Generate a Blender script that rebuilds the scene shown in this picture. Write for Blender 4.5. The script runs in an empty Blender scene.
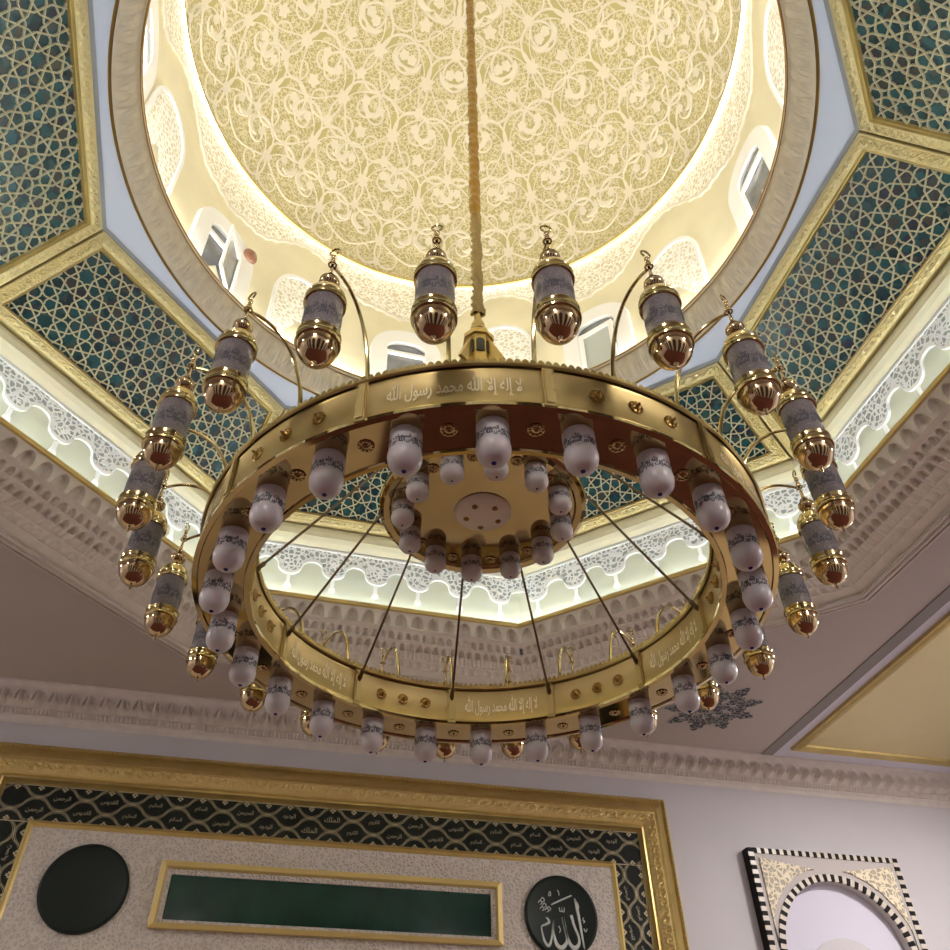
import bpy, math, random
import numpy as np
from math import sin, cos, pi, radians as R, sqrt, atan2, hypot
from mathutils import Matrix, Vector

random.seed(7)
scene = bpy.context.scene
COL = scene.collection
ZO = 1.6                       # eye height
CEIL = 9.5                     # hall ceiling
WALL_Y = 9.38                  # prayer wall
RZ = 6.08                      # underside of the great ring
PSI = R(-1.3)                  # turn of the octagon
OC = np.array([-0.215, -0.28, 0.0])   # centre of octagon and dome

# ------------------------------------------------------------------ materials
def newmat(name):
    m = bpy.data.materials.new(name); m.use_nodes = True
    nt = m.node_tree
    return m, nt, nt.nodes['Principled BSDF']

def setp(b, **k):
    for n, v in k.items():
        n = {'color': 'Base Color', 'rough': 'Roughness', 'metal': 'Metallic', 'spec': 'Specular IOR Level',
             'trans': 'Transmission Weight', 'emit': 'Emission Color', 'estr': 'Emission Strength', 'ior': 'IOR',
             'coat': 'Coat Weight', 'sss': 'Subsurface Weight', 'alpha': 'Alpha'}[n]
        b.inputs[n].default_value = (*v, 1.0) if isinstance(v, tuple) and len(v) == 3 else v

def nd(nt, t, **k):
    n = nt.nodes.new(t)
    for a, v in k.items():
        if a.startswith('i_'):
            n.inputs[a[2:].replace('_', ' ')].default_value = v
        else:
            setattr(n, a, v)
    return n

def coords(nt, scale=(1, 1, 1)):
    tc = nd(nt, 'ShaderNodeTexCoord'); mp = nd(nt, 'ShaderNodeMapping')
    mp.inputs['Scale'].default_value = scale
    nt.links.new(tc.outputs['Object'], mp.inputs['Vector'])
    return mp.outputs['Vector']

def plain(name, color, rough=.6, metal=0., var=0.0, vscale=3., bump=0., bscale=30., **k):
    m, nt, b = newmat(name)
    setp(b, color=color, rough=rough, metal=metal, **k)
    L = nt.links
    if var:
        v = coords(nt)
        n = nd(nt, 'ShaderNodeTexNoise'); n.inputs['Scale'].default_value = vscale; n.inputs['Detail'].default_value = 4
        L.new(v, n.inputs['Vector'])
        r = nd(nt, 'ShaderNodeValToRGB')
        r.color_ramp.elements[0].position = .3; r.color_ramp.elements[1].position = .7
        r.color_ramp.elements[0].color = (*[max(0, c * (1 - var)) for c in color], 1)
        r.color_ramp.elements[1].color = (*[min(1, c * (1 + var)) for c in color], 1)
        L.new(n.outputs['Fac'], r.inputs['Fac']); L.new(r.outputs['Color'], b.inputs['Base Color'])
    if bump:
        v = coords(nt)
        n = nd(nt, 'ShaderNodeTexNoise'); n.inputs['Scale'].default_value = bscale; n.inputs['Detail'].default_value = 3
        L.new(v, n.inputs['Vector'])
        bp = nd(nt, 'ShaderNodeBump'); bp.inputs['Strength'].default_value = bump; bp.inputs['Distance'].default_value = .01
        L.new(n.outputs['Fac'], bp.inputs['Height']); L.new(bp.outputs['Normal'], b.inputs['Normal'])
    return m

def arabesque(name, ground, line, scale=6., width=.09, warp=.6, rough=.6, metal=0., bump=.5, gmetal=None, stretch=(1, 1, 1), bdist=.02):
    """fine tangled tracery: lines between warped cells"""
    m, nt, b = newmat(name); L = nt.links
    setp(b, rough=rough, metal=metal)
    v = coords(nt, stretch)
    n = nd(nt, 'ShaderNodeTexNoise'); n.inputs['Scale'].default_value = scale * .8; n.inputs['Detail'].default_value = 2
    L.new(v, n.inputs['Vector'])
    sub = nd(nt, 'ShaderNodeVectorMath', operation='SUBTRACT'); sub.inputs[1].default_value = (.5, .5, .5)
    L.new(n.outputs['Color'], sub.inputs[0])
    sc = nd(nt, 'ShaderNodeVectorMath', operation='SCALE'); sc.inputs['Scale'].default_value = warp / scale * 2
    L.new(sub.outputs['Vector'], sc.inputs[0])
    ad = nd(nt, 'ShaderNodeVectorMath', operation='ADD')
    L.new(v, ad.inputs[0]); L.new(sc.outputs['Vector'], ad.inputs[1])
    vo = nd(nt, 'ShaderNodeTexVoronoi', feature='DISTANCE_TO_EDGE'); vo.inputs['Scale'].default_value = scale
    L.new(ad.outputs['Vector'], vo.inputs['Vector'])
    r = nd(nt, 'ShaderNodeValToRGB'); e = r.color_ramp.elements
    e[0].position = width * .7; e[0].color = (*line, 1); e[1].position = width * 1.3; e[1].color = (*ground, 1)
    L.new(vo.outputs['Distance'], r.inputs['Fac']); L.new(r.outputs['Color'], b.inputs['Base Color'])
    if bump:
        r2 = nd(nt, 'ShaderNodeValToRGB'); e = r2.color_ramp.elements
        e[0].position = width * .5; e[0].color = (1, 1, 1, 1); e[1].position = width * 1.6; e[1].color = (0, 0, 0, 1)
        L.new(vo.outputs['Distance'], r2.inputs['Fac'])
        bp = nd(nt, 'ShaderNodeBump'); bp.inputs['Strength'].default_value = bump; bp.inputs['Distance'].default_value = bdist
        L.new(r2.outputs['Color'], bp.inputs['Height']); L.new(bp.outputs['Normal'], b.inputs['Normal'])
    return m

def ornate_gold(name, color, scale=14., rough=.3, bump=1., dist=.03):
    m, nt, b = newmat(name); L = nt.links
    setp(b, color=color, rough=rough, metal=.55)
    v = coords(nt)
    vo = nd(nt, 'ShaderNodeTexVoronoi', feature='SMOOTH_F1'); vo.inputs['Scale'].default_value = scale
    no = nd(nt, 'ShaderNodeTexNoise'); no.inputs['Scale'].default_value = scale * 1.7; no.inputs['Detail'].default_value = 3
    L.new(v, vo.inputs['Vector']); L.new(v, no.inputs['Vector'])
    ad = nd(nt, 'ShaderNodeMath', operation='ADD'); L.new(vo.outputs['Distance'], ad.inputs[0]); L.new(no.outputs['Fac'], ad.inputs[1])
    bp = nd(nt, 'ShaderNodeBump'); bp.inputs['Strength'].default_value = bump; bp.inputs['Distance'].default_value = dist
    L.new(ad.outputs[0], bp.inputs['Height']); L.new(bp.outputs['Normal'], b.inputs['Normal'])
    return m

def emitter(name, color, strength):
    m, nt, b = newmat(name)
    setp(b, color=(.8, .8, .8), emit=color, estr=strength)
    return m

M = {}
M['gold'] = plain('polished_gold', (.56, .42, .16), rough=.34, metal=1., bump=.06, bscale=14)
M['gold_plate'] = plain('brushed_gold_plate', (.58, .45, .20), rough=.50, metal=1., bump=.05, bscale=40)
M['gold_dark'] = plain('aged_gold', (.36, .22, .06), rough=.3, metal=1.)
M['gold_text'] = plain('bright_gold_lettering', (.98, .88, .58), rough=.35, metal=.35)
M['under'] = plain('mirror_brass', (.45, .33, .16), rough=.07, metal=1., bump=.015, bscale=3)
M['brass'] = plain('lantern_brass', (.54, .43, .20), rough=.13, metal=1.)
M['copper'] = plain('lantern_bowl_brass', (.56, .42, .24), rough=.07, metal=1.)
M['gold_orn'] = ornate_gold('carved_gold', (.74, .63, .34), 22., .34, .6, .02)
M['gold_frame'] = ornate_gold('carved_gold_frame', (.68, .53, .23), 24., .34, bump=.5, dist=.015)
M['gold_post'] = plain('hammered_gold', (.52, .40, .17), rough=.42, metal=1., bump=1., bscale=70)
M['rod'] = plain('dark_bronze_rod', (.13, .09, .045), rough=.3, metal=1.)
M['gold_moulding'] = plain('gilt_moulding', (.54, .41, .16), rough=.35, metal=.8, var=.1)
M['gold_paint'] = plain('gold_paint', (.62, .47, .18), rough=.5, metal=.3)
M['rope'] = plain('gold_chain_sleeve', (.42, .30, .12), rough=.5, metal=.5, bump=.8, bscale=60)
M['white_glass'] = plain('frosted_white_glass', (.64, .60, .59), rough=.30, sss=.2)
M['blue'] = plain('deep_blue_glass', (.03, .02, .16), rough=.2)
M['ink'] = plain('dark_script', (.035, .04, .06), rough=.5)
M['cutgold'] = plain('socket_brass', (.45, .28, .10), rough=.25, metal=1., bump=.5, bscale=90)
M['lantern_glass'] = arabesque('smoked_lantern_glass', (.17, .145, .15), (.27, .24, .24), 60., .1, .5, rough=.18, bump=.15, bdist=.003)
M['dish'] = plain('cream_dish', (.88, .82, .72), rough=.4)
M['dark'] = plain('black_metal', (.03, .03, .03), rough=.5)
M['dome_ground'] = arabesque('dome_fine_tracery', (.45, .40, .19), (.69, .63, .46), 8.5, .10, 1.1, rough=.7, bump=.25)
M['dome_scroll'] = plain('dome_cream_relief', (.76, .71, .61), rough=.7)
M['dome_yellow'] = plain('dome_yellow_petal', (.47, .42, .20), rough=.7)
M['drum'] = plain('cream_plaster', (.78, .73, .54), rough=.8, var=.05, vscale=1.2)
M['lace'] = arabesque('carved_cream_lace', (.66, .59, .43), (.95, .93, .86), 8.5, .13, 1.0, rough=.7, bump=.6)  # tan ground paints shadow into the hollows of the lace
M['screen'] = arabesque('white_pierced_screen', (.70, .66, .52), (.95, .94, .90), 9., .16, .25, rough=.7, bump=.6)
M['white'] = plain('white_paint', (.90, .90, .90), rough=.5)
M['glass_dark'] = plain('dusk_window_pane', (.16, .17, .19), rough=.15, var=.4, vscale=2.)
M['glass_pale'] = plain('pale_window_pane', (.50, .55, .55), rough=.15)
M['cornice'] = plain('beige_cornice', (.63, .56, .46), rough=.7, var=.06, vscale=6)
M['soffit'] = plain('pale_blue_plaster', (.60, .65, .82), rough=.8)
M['greyedge'] = plain('shaded_edge_grey', (.36, .38, .42), rough=.7)
M['muq'] = plain('beige_carved_plaster', (.82, .77, .69), rough=.8, var=.05, vscale=5)
M['frieze'] = plain('pale_green_plaster', (.56, .58, .48), rough=.8)
M['frieze_white'] = plain('white_plaster', (.84, .84, .84), rough=.8)
M['frieze_lace'] = arabesque('white_carved_lace', (.34, .37, .38), (.88, .88, .90), 10., .15, .5, rough=.8, bump=.5)
M['tile_teal'] = None
M['strap'] = plain('gilt_strapwork', (.50, .46, .31), rough=.5, metal=.15)
M['ceiling'] = plain('ceiling_plaster', (.50, .44, .41), rough=.9, var=.04, vscale=.6)
M['wall'] = plain('pale_lilac_wall', (.57, .55, .57), rough=.75, var=.03, vscale=.5)
M['crown'] = plain('carved_crown_plaster', (.68, .62, .57), rough=.8, var=.05, vscale=6)
M['stucco'] = arabesque('stucco_tracery', (.54, .48, .43), (.66, .60, .54), 13., .16, .9, rough=.8, bump=.8)
M['tile_dark'] = plain('dark_glazed_tile', (.012, .014, .011), rough=.45, var=.5, vscale=3, spec=.12)
M['tile_line'] = plain('gold_tile_line', (.42, .36, .21), rough=.4, metal=.3)
M['tile_text'] = plain('gold_tile_script', (.25, .22, .14), rough=.4, metal=.3)
M['panel_green'] = plain('dark_green_glass', (.004, .030, .020), rough=.14, var=.3, vscale=2, spec=.25)
M['med_black'] = plain('black_green_lacquer', (.010, .016, .012), rough=.45, spec=.2)
M['med_text'] = plain('silver_script', (.52, .55, .52), rough=.45)
M['grey'] = plain('grey_paint', (.27, .25, .24), rough=.8)
M['leaf_dark'] = arabesque('slate_leaf_tracery', (.045, .05, .06), (.40, .39, .38), 10., .055, .8, rough=.7, bump=.3)
M['stone_floor'] = plain('beige_stone_floor', (.62, .54, .44), rough=.6, var=.1, vscale=2)
M['carpet'] = plain('dark_red_carpet', (.085, .024, .019), rough=.95, var=.3, vscale=2)
M['black'] = plain('black_marble', (.012, .010, .010), rough=.6, spec=.15)
M['marble'] = plain('white_marble', (.62, .56, .47), rough=.35)
M['arch_orn'] = arabesque('cream_gilt_relief', (.46, .40, .31), (.85, .76, .55), 9., .15, .7, rough=.5, bump=.9)
M['arch_plate'] = plain('beige_stone', (.50, .46, .44), rough=.6)
M['niche'] = plain('lilac_niche', (.66, .64, .74), rough=.8)
M['wood'] = plain('dark_door_wood', (.05, .03, .02), rough=.5)
M['led_warm'] = emitter('warm_led_strip', (1., .95, .85), 200.)
M['led_dome'] = emitter('dome_led_strip', (1., .96, .84), 112.)
M['led_cool'] = emitter('cool_led_strip', (.72, .84, 1.), 58.)
M['red_lamp'] = plain('reddish_brown_lamp', (.17, .075, .045), rough=.4)

def teal():
    m, nt, b = newmat('teal_tile_cells'); L = nt.links
    setp(b, rough=.22)
    v = coords(nt)
    vo = nd(nt, 'ShaderNodeTexVoronoi'); vo.inputs['Scale'].default_value = 7.
    L.new(v, vo.inputs['Vector'])
    sp = nd(nt, 'ShaderNodeSeparateColor'); L.new(vo.outputs['Color'], sp.inputs['Color'])
    r = nd(nt, 'ShaderNodeValToRGB'); e = r.color_ramp.elements
    e[0].position = 0; e[0].color = (.012, .028, .036, 1); e[1].position = 1; e[1].color = (.022, .025, .05, 1)
    for p, c in ((.3, (.012, .055, .062, 1)), (.6, (.018, .085, .10, 1)), (.85, (.055, .055, .045, 1))):
        x = e.new(p); x.color = c
    L.new(sp.outputs['Red'], r.inputs['Fac']); L.new(r.outputs['Color'], b.inputs['Base Color'])
    return m
M['tile_teal'] = teal()

# ------------------------------------------------------------------ mesh builder
class MB:
    def __init__(s):
        s.v = []; s.f = []; s.m = []; s.n = 0
    def add(s, verts, faces, mi=0):
        verts = np.asarray(verts, float).reshape(-1, 3)
        s.v.append(verts)
        for f in faces:
            s.f.append(tuple(int(i) + s.n for i in f)); s.m.append(mi)
        s.n += len(verts)
        return s
    def grid(s, P, cu=False, cv=False, mi=0):
        P = np.asarray(P, float); a, b = P.shape[:2]
        i = np.arange(a if cu else a - 1); j = np.arange(b if cv else b - 1)
        I, J = np.meshgrid(i, j, indexing='ij')
        I2 = (I + 1) % a; J2 = (J + 1) % b
        F = np.stack([I * b + J, I2 * b + J, I2 * b + J2, I * b + J2], -1).reshape(-1, 4) + s.n
        s.v.append(P.reshape(-1, 3)); s.n += a * b
        s.f.extend(map(tuple, F.tolist())); s.m.extend([mi] * len(F))
        return s
    def lathe(s, prof, n=32, c=(0, 0, 0), mi=0, a0=0, a1=2 * pi):
        prof = np.array(prof, float); full = abs(a1 - a0 - 2 * pi) < 1e-6
        t = np.linspace(a0, a1, n + (0 if full else 1), endpoint=not full)
        P = np.stack([prof[None, :, 0] * np.sin(t)[:, None] + c[0], prof[None, :, 0] * np.cos(t)[:, None] + c[1],
                      np.repeat(prof[None, :, 1], len(t), 0) + c[2]], -1)
        return s.grid(P, cu=full, mi=mi)
    def tube(s, pts, r, n=8, mi=0, closed=False, cap=True):
        pts = np.array(pts, float); k = len(pts)
        rr = np.broadcast_to(np.asarray(r, float), (k,))
        if closed:
            T = np.roll(pts, -1, 0) - np.roll(pts, 1, 0)
        else:
            T = np.gradient(pts, axis=0)
        T /= np.linalg.norm(T, axis=1)[:, None] + 1e-12
        up = np.array([0, 0, 1.]) if abs(T[0][2]) < .9 else np.array([1., 0, 0])
        N = np.cross(T[0], up); N /= np.linalg.norm(N)
        Ns = []
        for t in T:
            N = N - t * (N @ t); N = N / (np.linalg.norm(N) + 1e-12); Ns.append(N)
        Ns = np.array(Ns); B = np.cross(T, Ns)
        a = np.linspace(0, 2 * pi, n, endpoint=False)
        P = pts[:, None] + rr[:, None, None] * (np.cos(a)[None, :, None] * Ns[:, None] + np.sin(a)[None, :, None] * B[:, None])
        b0 = s.n
        s.grid(P, cu=closed, cv=True, mi=mi)
        if cap and not closed:
            s.f.append(tuple(range(b0, b0 + n))); s.m.append(mi)
            e = b0 + (k - 1) * n
            s.f.append(tuple(range(e + n - 1, e - 1, -1))); s.m.append(mi)
        return s
    def box(s, lo, hi, mi=0):
        x0, y0, z0 = lo; x1, y1, z1 = hi
        v = [(x0, y0, z0), (x1, y0, z0), (x1, y1, z0), (x0, y1, z0), (x0, y0, z1), (x1, y0, z1), (x1, y1, z1), (x0, y1, z1)]
        return s.add(v, [(3, 2, 1, 0), (4, 5, 6, 7), (0, 1, 5, 4), (1, 2, 6, 5), (2, 3, 7, 6), (3, 0, 4, 7)], mi)
    def prism(s, poly, fn, d, mi=0):
        """poly: 2D outline; fn(x, y, h) -> 3D; from h=0 to h=d"""
        k = len(poly)
        v = [fn(x, y, 0) for x, y in poly] + [fn(x, y, d) for x, y in poly]
        f = [tuple(range(k, 2 * k)), tuple(range(k - 1, -1, -1))] + [(i, (i + 1) % k, k + (i + 1) % k, k + i) for i in range(k)]
        return s.add(v, f, mi)
    def ribbon(s, pts, w, fn, h=.0, d=.02, mi=0, side=True):
        """raised strip along 2D pts with width(s) w, mapped by fn(x, y, h)"""
        pts = np.array(pts, float); k = len(pts)
        T = np.gradient(pts, axis=0); T /= np.linalg.norm(T, axis=1)[:, None] + 1e-12
        N = np.stack([-T[:, 1], T[:, 0]], -1); w = np.broadcast_to(np.asarray(w, float), (k,))[:, None] / 2
        A = pts + N * w; B = pts - N * w
        if side:
            rows = [[fn(x, y, h) for x, y in A], [fn(x, y, h + d) for x, y in A * .82 + B * .18], [fn(x, y, h + d) for x, y in B * .82 + A * .18], [fn(x, y, h) for x, y in B]]
        else:
            rows = [[fn(x, y, h + d) for x, y in A], [fn(x, y, h + d) for x, y in B]]
        return s.grid(np.array(rows), mi=mi)
    def build(s, name, mats, parent=None, loc=None, smooth=True, angle=40):
        me = bpy.data.meshes.new(name)
        V = np.concatenate(s.v) if s.v else np.zeros((0, 3))
        me.from_pydata(V.tolist(), [], s.f)
        mats = mats if isinstance(mats, (list, tuple)) else [mats]
        for m in mats: me.materials.append(m)
        if len(mats) > 1: me.polygons.foreach_set('material_index', s.m)
        if smooth:
            me.polygons.foreach_set('use_smooth', [True] * len(me.polygons))
            try: me.set_sharp_from_angle(angle=R(angle))
            except Exception: pass
        me.update()
        return link(name, me, parent, loc)

def link(name, me, parent=None, loc=None, rotz=0.):
    o = bpy.data.objects.new(name, me); COL.objects.link(o)
    if parent is not None: o.parent = parent
    if loc is not None: o.location = loc
    o.rotation_euler = (0, 0, rotz)
    return o

def empty(name, loc=(0, 0, 0)):
    o = bpy.data.objects.new(name, None); COL.objects.link(o); o.location = loc
    o.empty_display_size = .1
    return o

def tag(o, label, cat, group=None):
    o['label'] = label; o['category'] = cat
    if group: o['group'] = group
    return o

def struct(o):
    o['kind'] = 'structure'; return o

def copy_tree(o, parent=None):
    c = o.copy(); COL.objects.link(c)
    if parent is not None: c.parent = parent
    for ch in [x for x in bpy.data.objects if x.parent == o]:
        copy_tree(ch, c)
    return c

def azp(az, r, z=0.):
    return np.array([r * sin(az), r * cos(az), z])

# ------------------------------------------------------------------ lettering (presentation forms, drawn in visual order)
FORMS = {'ا': 'FE8D FE8E', 'أ': 'FE83 FE84', 'إ': 'FE87 FE88', 'د': 'FEA9 FEAA', 'ر': 'FEAD FEAE', 'و': 'FEED FEEE',
         'ب': 'FE8F FE90 FE91 FE92', 'ت': 'FE95 FE96 FE97 FE98', 'ح': 'FEA1 FEA2 FEA3 FEA4', 'س': 'FEB1 FEB2 FEB3 FEB4',
         'ض': 'FEBD FEBE FEBF FEC0', 'ق': 'FED5 FED6 FED7 FED8', 'ك': 'FED9 FEDA FEDB FEDC', 'ل': 'FEDD FEDE FEDF FEE0',
         'م': 'FEE1 FEE2 FEE3 FEE4', 'ن': 'FEE5 FEE6 FEE7 FEE8', 'ه': 'FEE9 FEEA FEEB FEEC', 'ي': 'FEF1 FEF2 FEF3 FEF4'}
def shape_word(w):
    if w == 'الله': return chr(0xFDF2)
    out = ''; prev = False; i = 0
    while i < len(w):
        c = w[i]
        if c == 'ل' and i + 1 < len(w) and w[i + 1] == 'ا':
            out += chr(0xFEFC if prev else 0xFEFB); prev = False; i += 2; continue
        F = [int(x, 16) for x in FORMS[c].split()]
        nxt = i + 1 < len(w) and len(F) == 4
        idx = (3 if nxt else 1) if prev else (2 if nxt else 0)
        out += chr(F[idx]); prev = len(F) == 4; i += 1
    return out
def shape_text(t):
    return ' '.join(shape_word(w) for w in t.split())[::-1]
_tc = {}
def text_geo(t, off=.018):
    """2D mesh of a line of script, height normalised so that width = returned w"""
    if (t, off) in _tc: return _tc[(t, off)]
    c = bpy.data.curves.new('script', 'FONT'); c.body = shape_text(t); c.resolution_u = 2; c.offset = off
    o = bpy.data.objects.new('script', c); COL.objects.link(o)
    dg = bpy.context.evaluated_depsgraph_get()
    me = bpy.data.meshes.new_from_object(o.evaluated_get(dg))
    V = np.array([v.co[:2] for v in me.vertices]).reshape(-1, 2); F = [tuple(p.vertices) for p in me.polygons]
    bpy.data.objects.remove(o); bpy.data.curves.remove(c); bpy.data.meshes.remove(me)
    lo = V.min(0); hi = V.max(0)
    V = (V - lo) / (hi[1] - lo[1])
    _tc[(t, off)] = (V, F, V[:, 0].max())
    return _tc[(t, off)]
SHAHADA = 'لا إله إلا الله محمد رسول الله'
VERSE = 'الله نور السموات والأرض'

# ================================================================== OCTAGON AND DOME
def octp(A, z, k, u):
    """point on side k at signed distance u along it"""
    a = PSI + R(45) * k
    return OC + np.array([sin(a) * A + cos(a) * u, cos(a) * A - sin(a) * u, z])
T22 = math.tan(R(22.5))
Z = lambda h: h + ZO

# --- dome shell with scrolls
RC, ZC, HD = 5.58, Z(17.84), 6.2
def dome_pt(x, y, h):
    """x, y on a flat disc of radius 8 -> dome, h inward"""
    rho = hypot(x, y); t = min(rho / 8.0, 1.02) * pi / 2; a = atan2(x, y)
    nr = sin(t) / RC; nz = cos(t) / HD; l = hypot(nr, nz); nr /= l; nz /= l
    r = RC * sin(t) - h * nr; z = ZC + HD * cos(t) - h * nz
    return (OC[0] + r * sin(a), OC[1] + r * cos(a), z)
b = MB()
t = np.linspace(0.001, pi / 2, 48)
b.lathe(np.stack([RC * np.sin(t), ZC + HD * np.cos(t)], -1), 128, OC)
def spiral(cx, cy, a0, r0, turns, sgn, n=44):
    tt = np.linspace(0, 1, n); rr = r0 * (1 - .86 * tt ** .85); aa = a0 + sgn * turns * 2 * pi * tt
    return np.stack([cx + rr * np.cos(aa), cy + rr * np.sin(aa)], -1)
def bez(p0, p1, p2, p3, n=20):
    tt = np.linspace(0, 1, n)[:, None]; p0, p1, p2, p3 = map(np.array, (p0, p1, p2, p3))
    return (1 - tt) ** 3 * p0 + 3 * (1 - tt) ** 2 * tt * p1 + 3 * (1 - tt) * tt ** 2 * p2 + tt ** 3 * p3
rings = [(1.25, 6), (2.75, 12), (4.2, 16), (5.6, 20), (7.0, 20)]
def blob(cx, cy, r0, spikes, depth, rot, mi, h):
    k = spikes * 4
    aa = np.linspace(0, 2 * pi, k, endpoint=False)
    rr = r0 * (1 + depth * np.cos(spikes * aa))
    V = [dome_pt(cx, cy, h)] + [dome_pt(cx + r_ * cos(a_ + rot), cy + r_ * sin(a_ + rot), h) for r_, a_ in zip(rr, aa)]
    b.add(V, [(0, i + 1, (i + 1) % k + 1) for i in range(k)], mi)
for ri, (rr, n) in enumerate(rings):
    for i in range(n):
        a = 2 * pi * (i + .5 * (ri % 2)) / n + .13
        c = np.array([rr * sin(a), rr * cos(a)]); out = np.array([sin(a), cos(a)]); tan = np.array([cos(a), -sin(a)])
        P = lambda q, p: tuple(c + out * q + tan * p)
        base = atan2(out[1], out[0])
        for sg in (-1, 1):
            # big inward volute
            r0 = .50 if ri < 4 else .44
            sc_ = c + tan * sg * .56 - out * .30
            st = atan2(*(c - sc_)[::-1]); sp = spiral(sc_[0], sc_[1], st, hypot(*(c - sc_)), 1.25, sg)
            b.ribbon(sp, np.linspace(.085, .045, len(sp)), dome_pt, .0, .03, 1)
            blob(sp[-1][0], sp[-1][1], .12, 5, .12, a, 1, .035)
            # outward smaller volute
            sc_ = c + tan * sg * .42 + out * .42
            st = atan2(*(c - sc_)[::-1]); sp = spiral(sc_[0], sc_[1], st, hypot(*(c - sc_)), 1.1, -sg, 34)
            b.ribbon(sp, np.linspace(.07, .04, len(sp)), dome_pt, .0, .03, 1)
            # stem to the neighbour
            da = 2 * pi / n * sg
            e = np.array([rr * sin(a + da / 2), rr * cos(a + da / 2)]) + np.array([sin(a + da / 2), cos(a + da / 2)]) * (.75 if rr < 6.5 else .5)
            st = bez(c, c + out * .1 + tan * sg * .3, e - tan * sg * .5, e)
            b.ribbon(st, .048, dome_pt, .0, .028, 1)
            e2 = np.array([rr * sin(a + da / 2), rr * cos(a + da / 2)]) - np.array([sin(a + da / 2), cos(a + da / 2)]) * .70
            st = bez(c + tan * sg * .1, c - out * .5 + tan * sg * .1, e2 + tan * sg * .1, e2)
            b.ribbon(st, .04, dome_pt, .0, .026, 1)
            # leaf
            q = bez(P(-.55, sg * .95), P(-.35, sg * 1.05), P(-.15, sg * .85), P(-.2, sg * .6), 14)
            b.ribbon(q, .16 * np.sin(np.linspace(.15, pi - .05, 14)) + .02, dome_pt, .0, .036, 1)
        blob(c[0], c[1], .17, 6, .25, base, 1, .04)
        d_ = c - out * .34
        blob(d_[0], d_[1], .22, 5, .14, base, 2, .022)
        d_ = c + out * .72
        blob(d_[0], d_[1], .13, 5, .2, base, 1, .03)
    if ri < 4:
        n2 = n
        for i in range(n2):
            a = 2 * pi * (i + .5 * (ri % 2) + .5) / n2 + .13
            d_ = np.array([sin(a), cos(a)]) * (rr + .35)
            blob(d_[0], d_[1], .15, 5, .22, a, 1, .03)
            d_ = np.array([sin(a), cos(a)]) * (rr - .12)
            blob(d_[0], d_[1], .16, 5, .15, a, 2, .02)
struct(b.build('ceiling_dome', [M['dome_ground'], M['dome_scroll'], M['dome_yellow']], smooth=True))

# --- drum wall
RD0, RD1 = 5.50, 5.62
Z0D = Z(13.1)
def drum_r(z): return RD0 + (RD1 - RD0) * (z - Z0D) / (Z(17.7) - Z0D)
b = MB(); b.lathe([(RD0, Z0D), (RD1, Z(17.72)), (RD1 + .02, Z(17.80)), (RD1 + .02, ZC)], 160, OC)
struct(b.build('wall_drum', M['drum']))
# gold lip at the springing
b = MB(); b.lathe([(RC - .05, ZC - .09), (RC - .062, ZC - .08), (RC - .062, ZC - .01), (RC - .01, ZC + .03), (RC + .01, ZC + .04)], 160, OC)
b.lathe([(RC - .05, ZC - .09), (RC - .05, ZC - .005), (RC + .06, ZC - .005)], 160, OC)
struct(b.build('trim_springing', M['gold_paint']))

def drum_pt(phi0, x, y, h):
    """x along the wall (m), y height (world z), h inward"""
    r = drum_r(y); a = phi0 + x / RD0
    return (OC[0] + (r - h) * sin(a), OC[1] + (r - h) * cos(a), y)
# azimuths seen in the photograph (turned into this frame), the rest spaced evenly behind
opens = [R(d) for d in (-49, -1, 45, 93, 137, 182, 227, 269)]
blinds = [R(d) for d in (-73, -27, 22, 66, 115, 160, 205, 248)]
# lace band with ogee lower edge: high over the blind screens, hanging low over the windows
def lace_low(phi):
    d = 1e9
    for bb in blinds:
        dd = abs((phi - bb + pi) % (2 * pi) - pi); d = min(d, dd)
    x = min(d / R(23.5), 1.0); q_ = min(max((x - .04) / .62, 0), 1); q_ = q_ * q_ * (3 - 2 * q_)
    z = 17.28 - 1.0 * q_ - .22 * max(0, (x - .62) / .38) ** 2
    return Z(z + .06 * abs(sin(phi * 60)))
N = 960
ph = np.linspace(0, 2 * pi, N, endpoint=False)
rows = []
for h, which in ((.0, 0), (.05, 0), (.05, 1), (.05, 2), (.0, 3)):
    row = []
    for p in ph:
        lo = lace_low(p); hi = Z(17.72)
        z = {0: lo, 1: lo + .10, 2: hi, 3: hi}[which]
        r = drum_r(z) - h
        row.append((OC[0] + r * sin(p), OC[1] + r * cos(p), z))
    rows.append(row)
P = np.array(rows)
b = MB(); b.grid(P[:3], cv=True, mi=1)
G = np.array([P[2] * (1 - f) + P[3] * f for f in np.linspace(0, 1, 6)]); b.grid(G, cv=True, mi=0)
struct(b.build('trim_lace', [M['lace'], M['dome_scroll']]))

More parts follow.
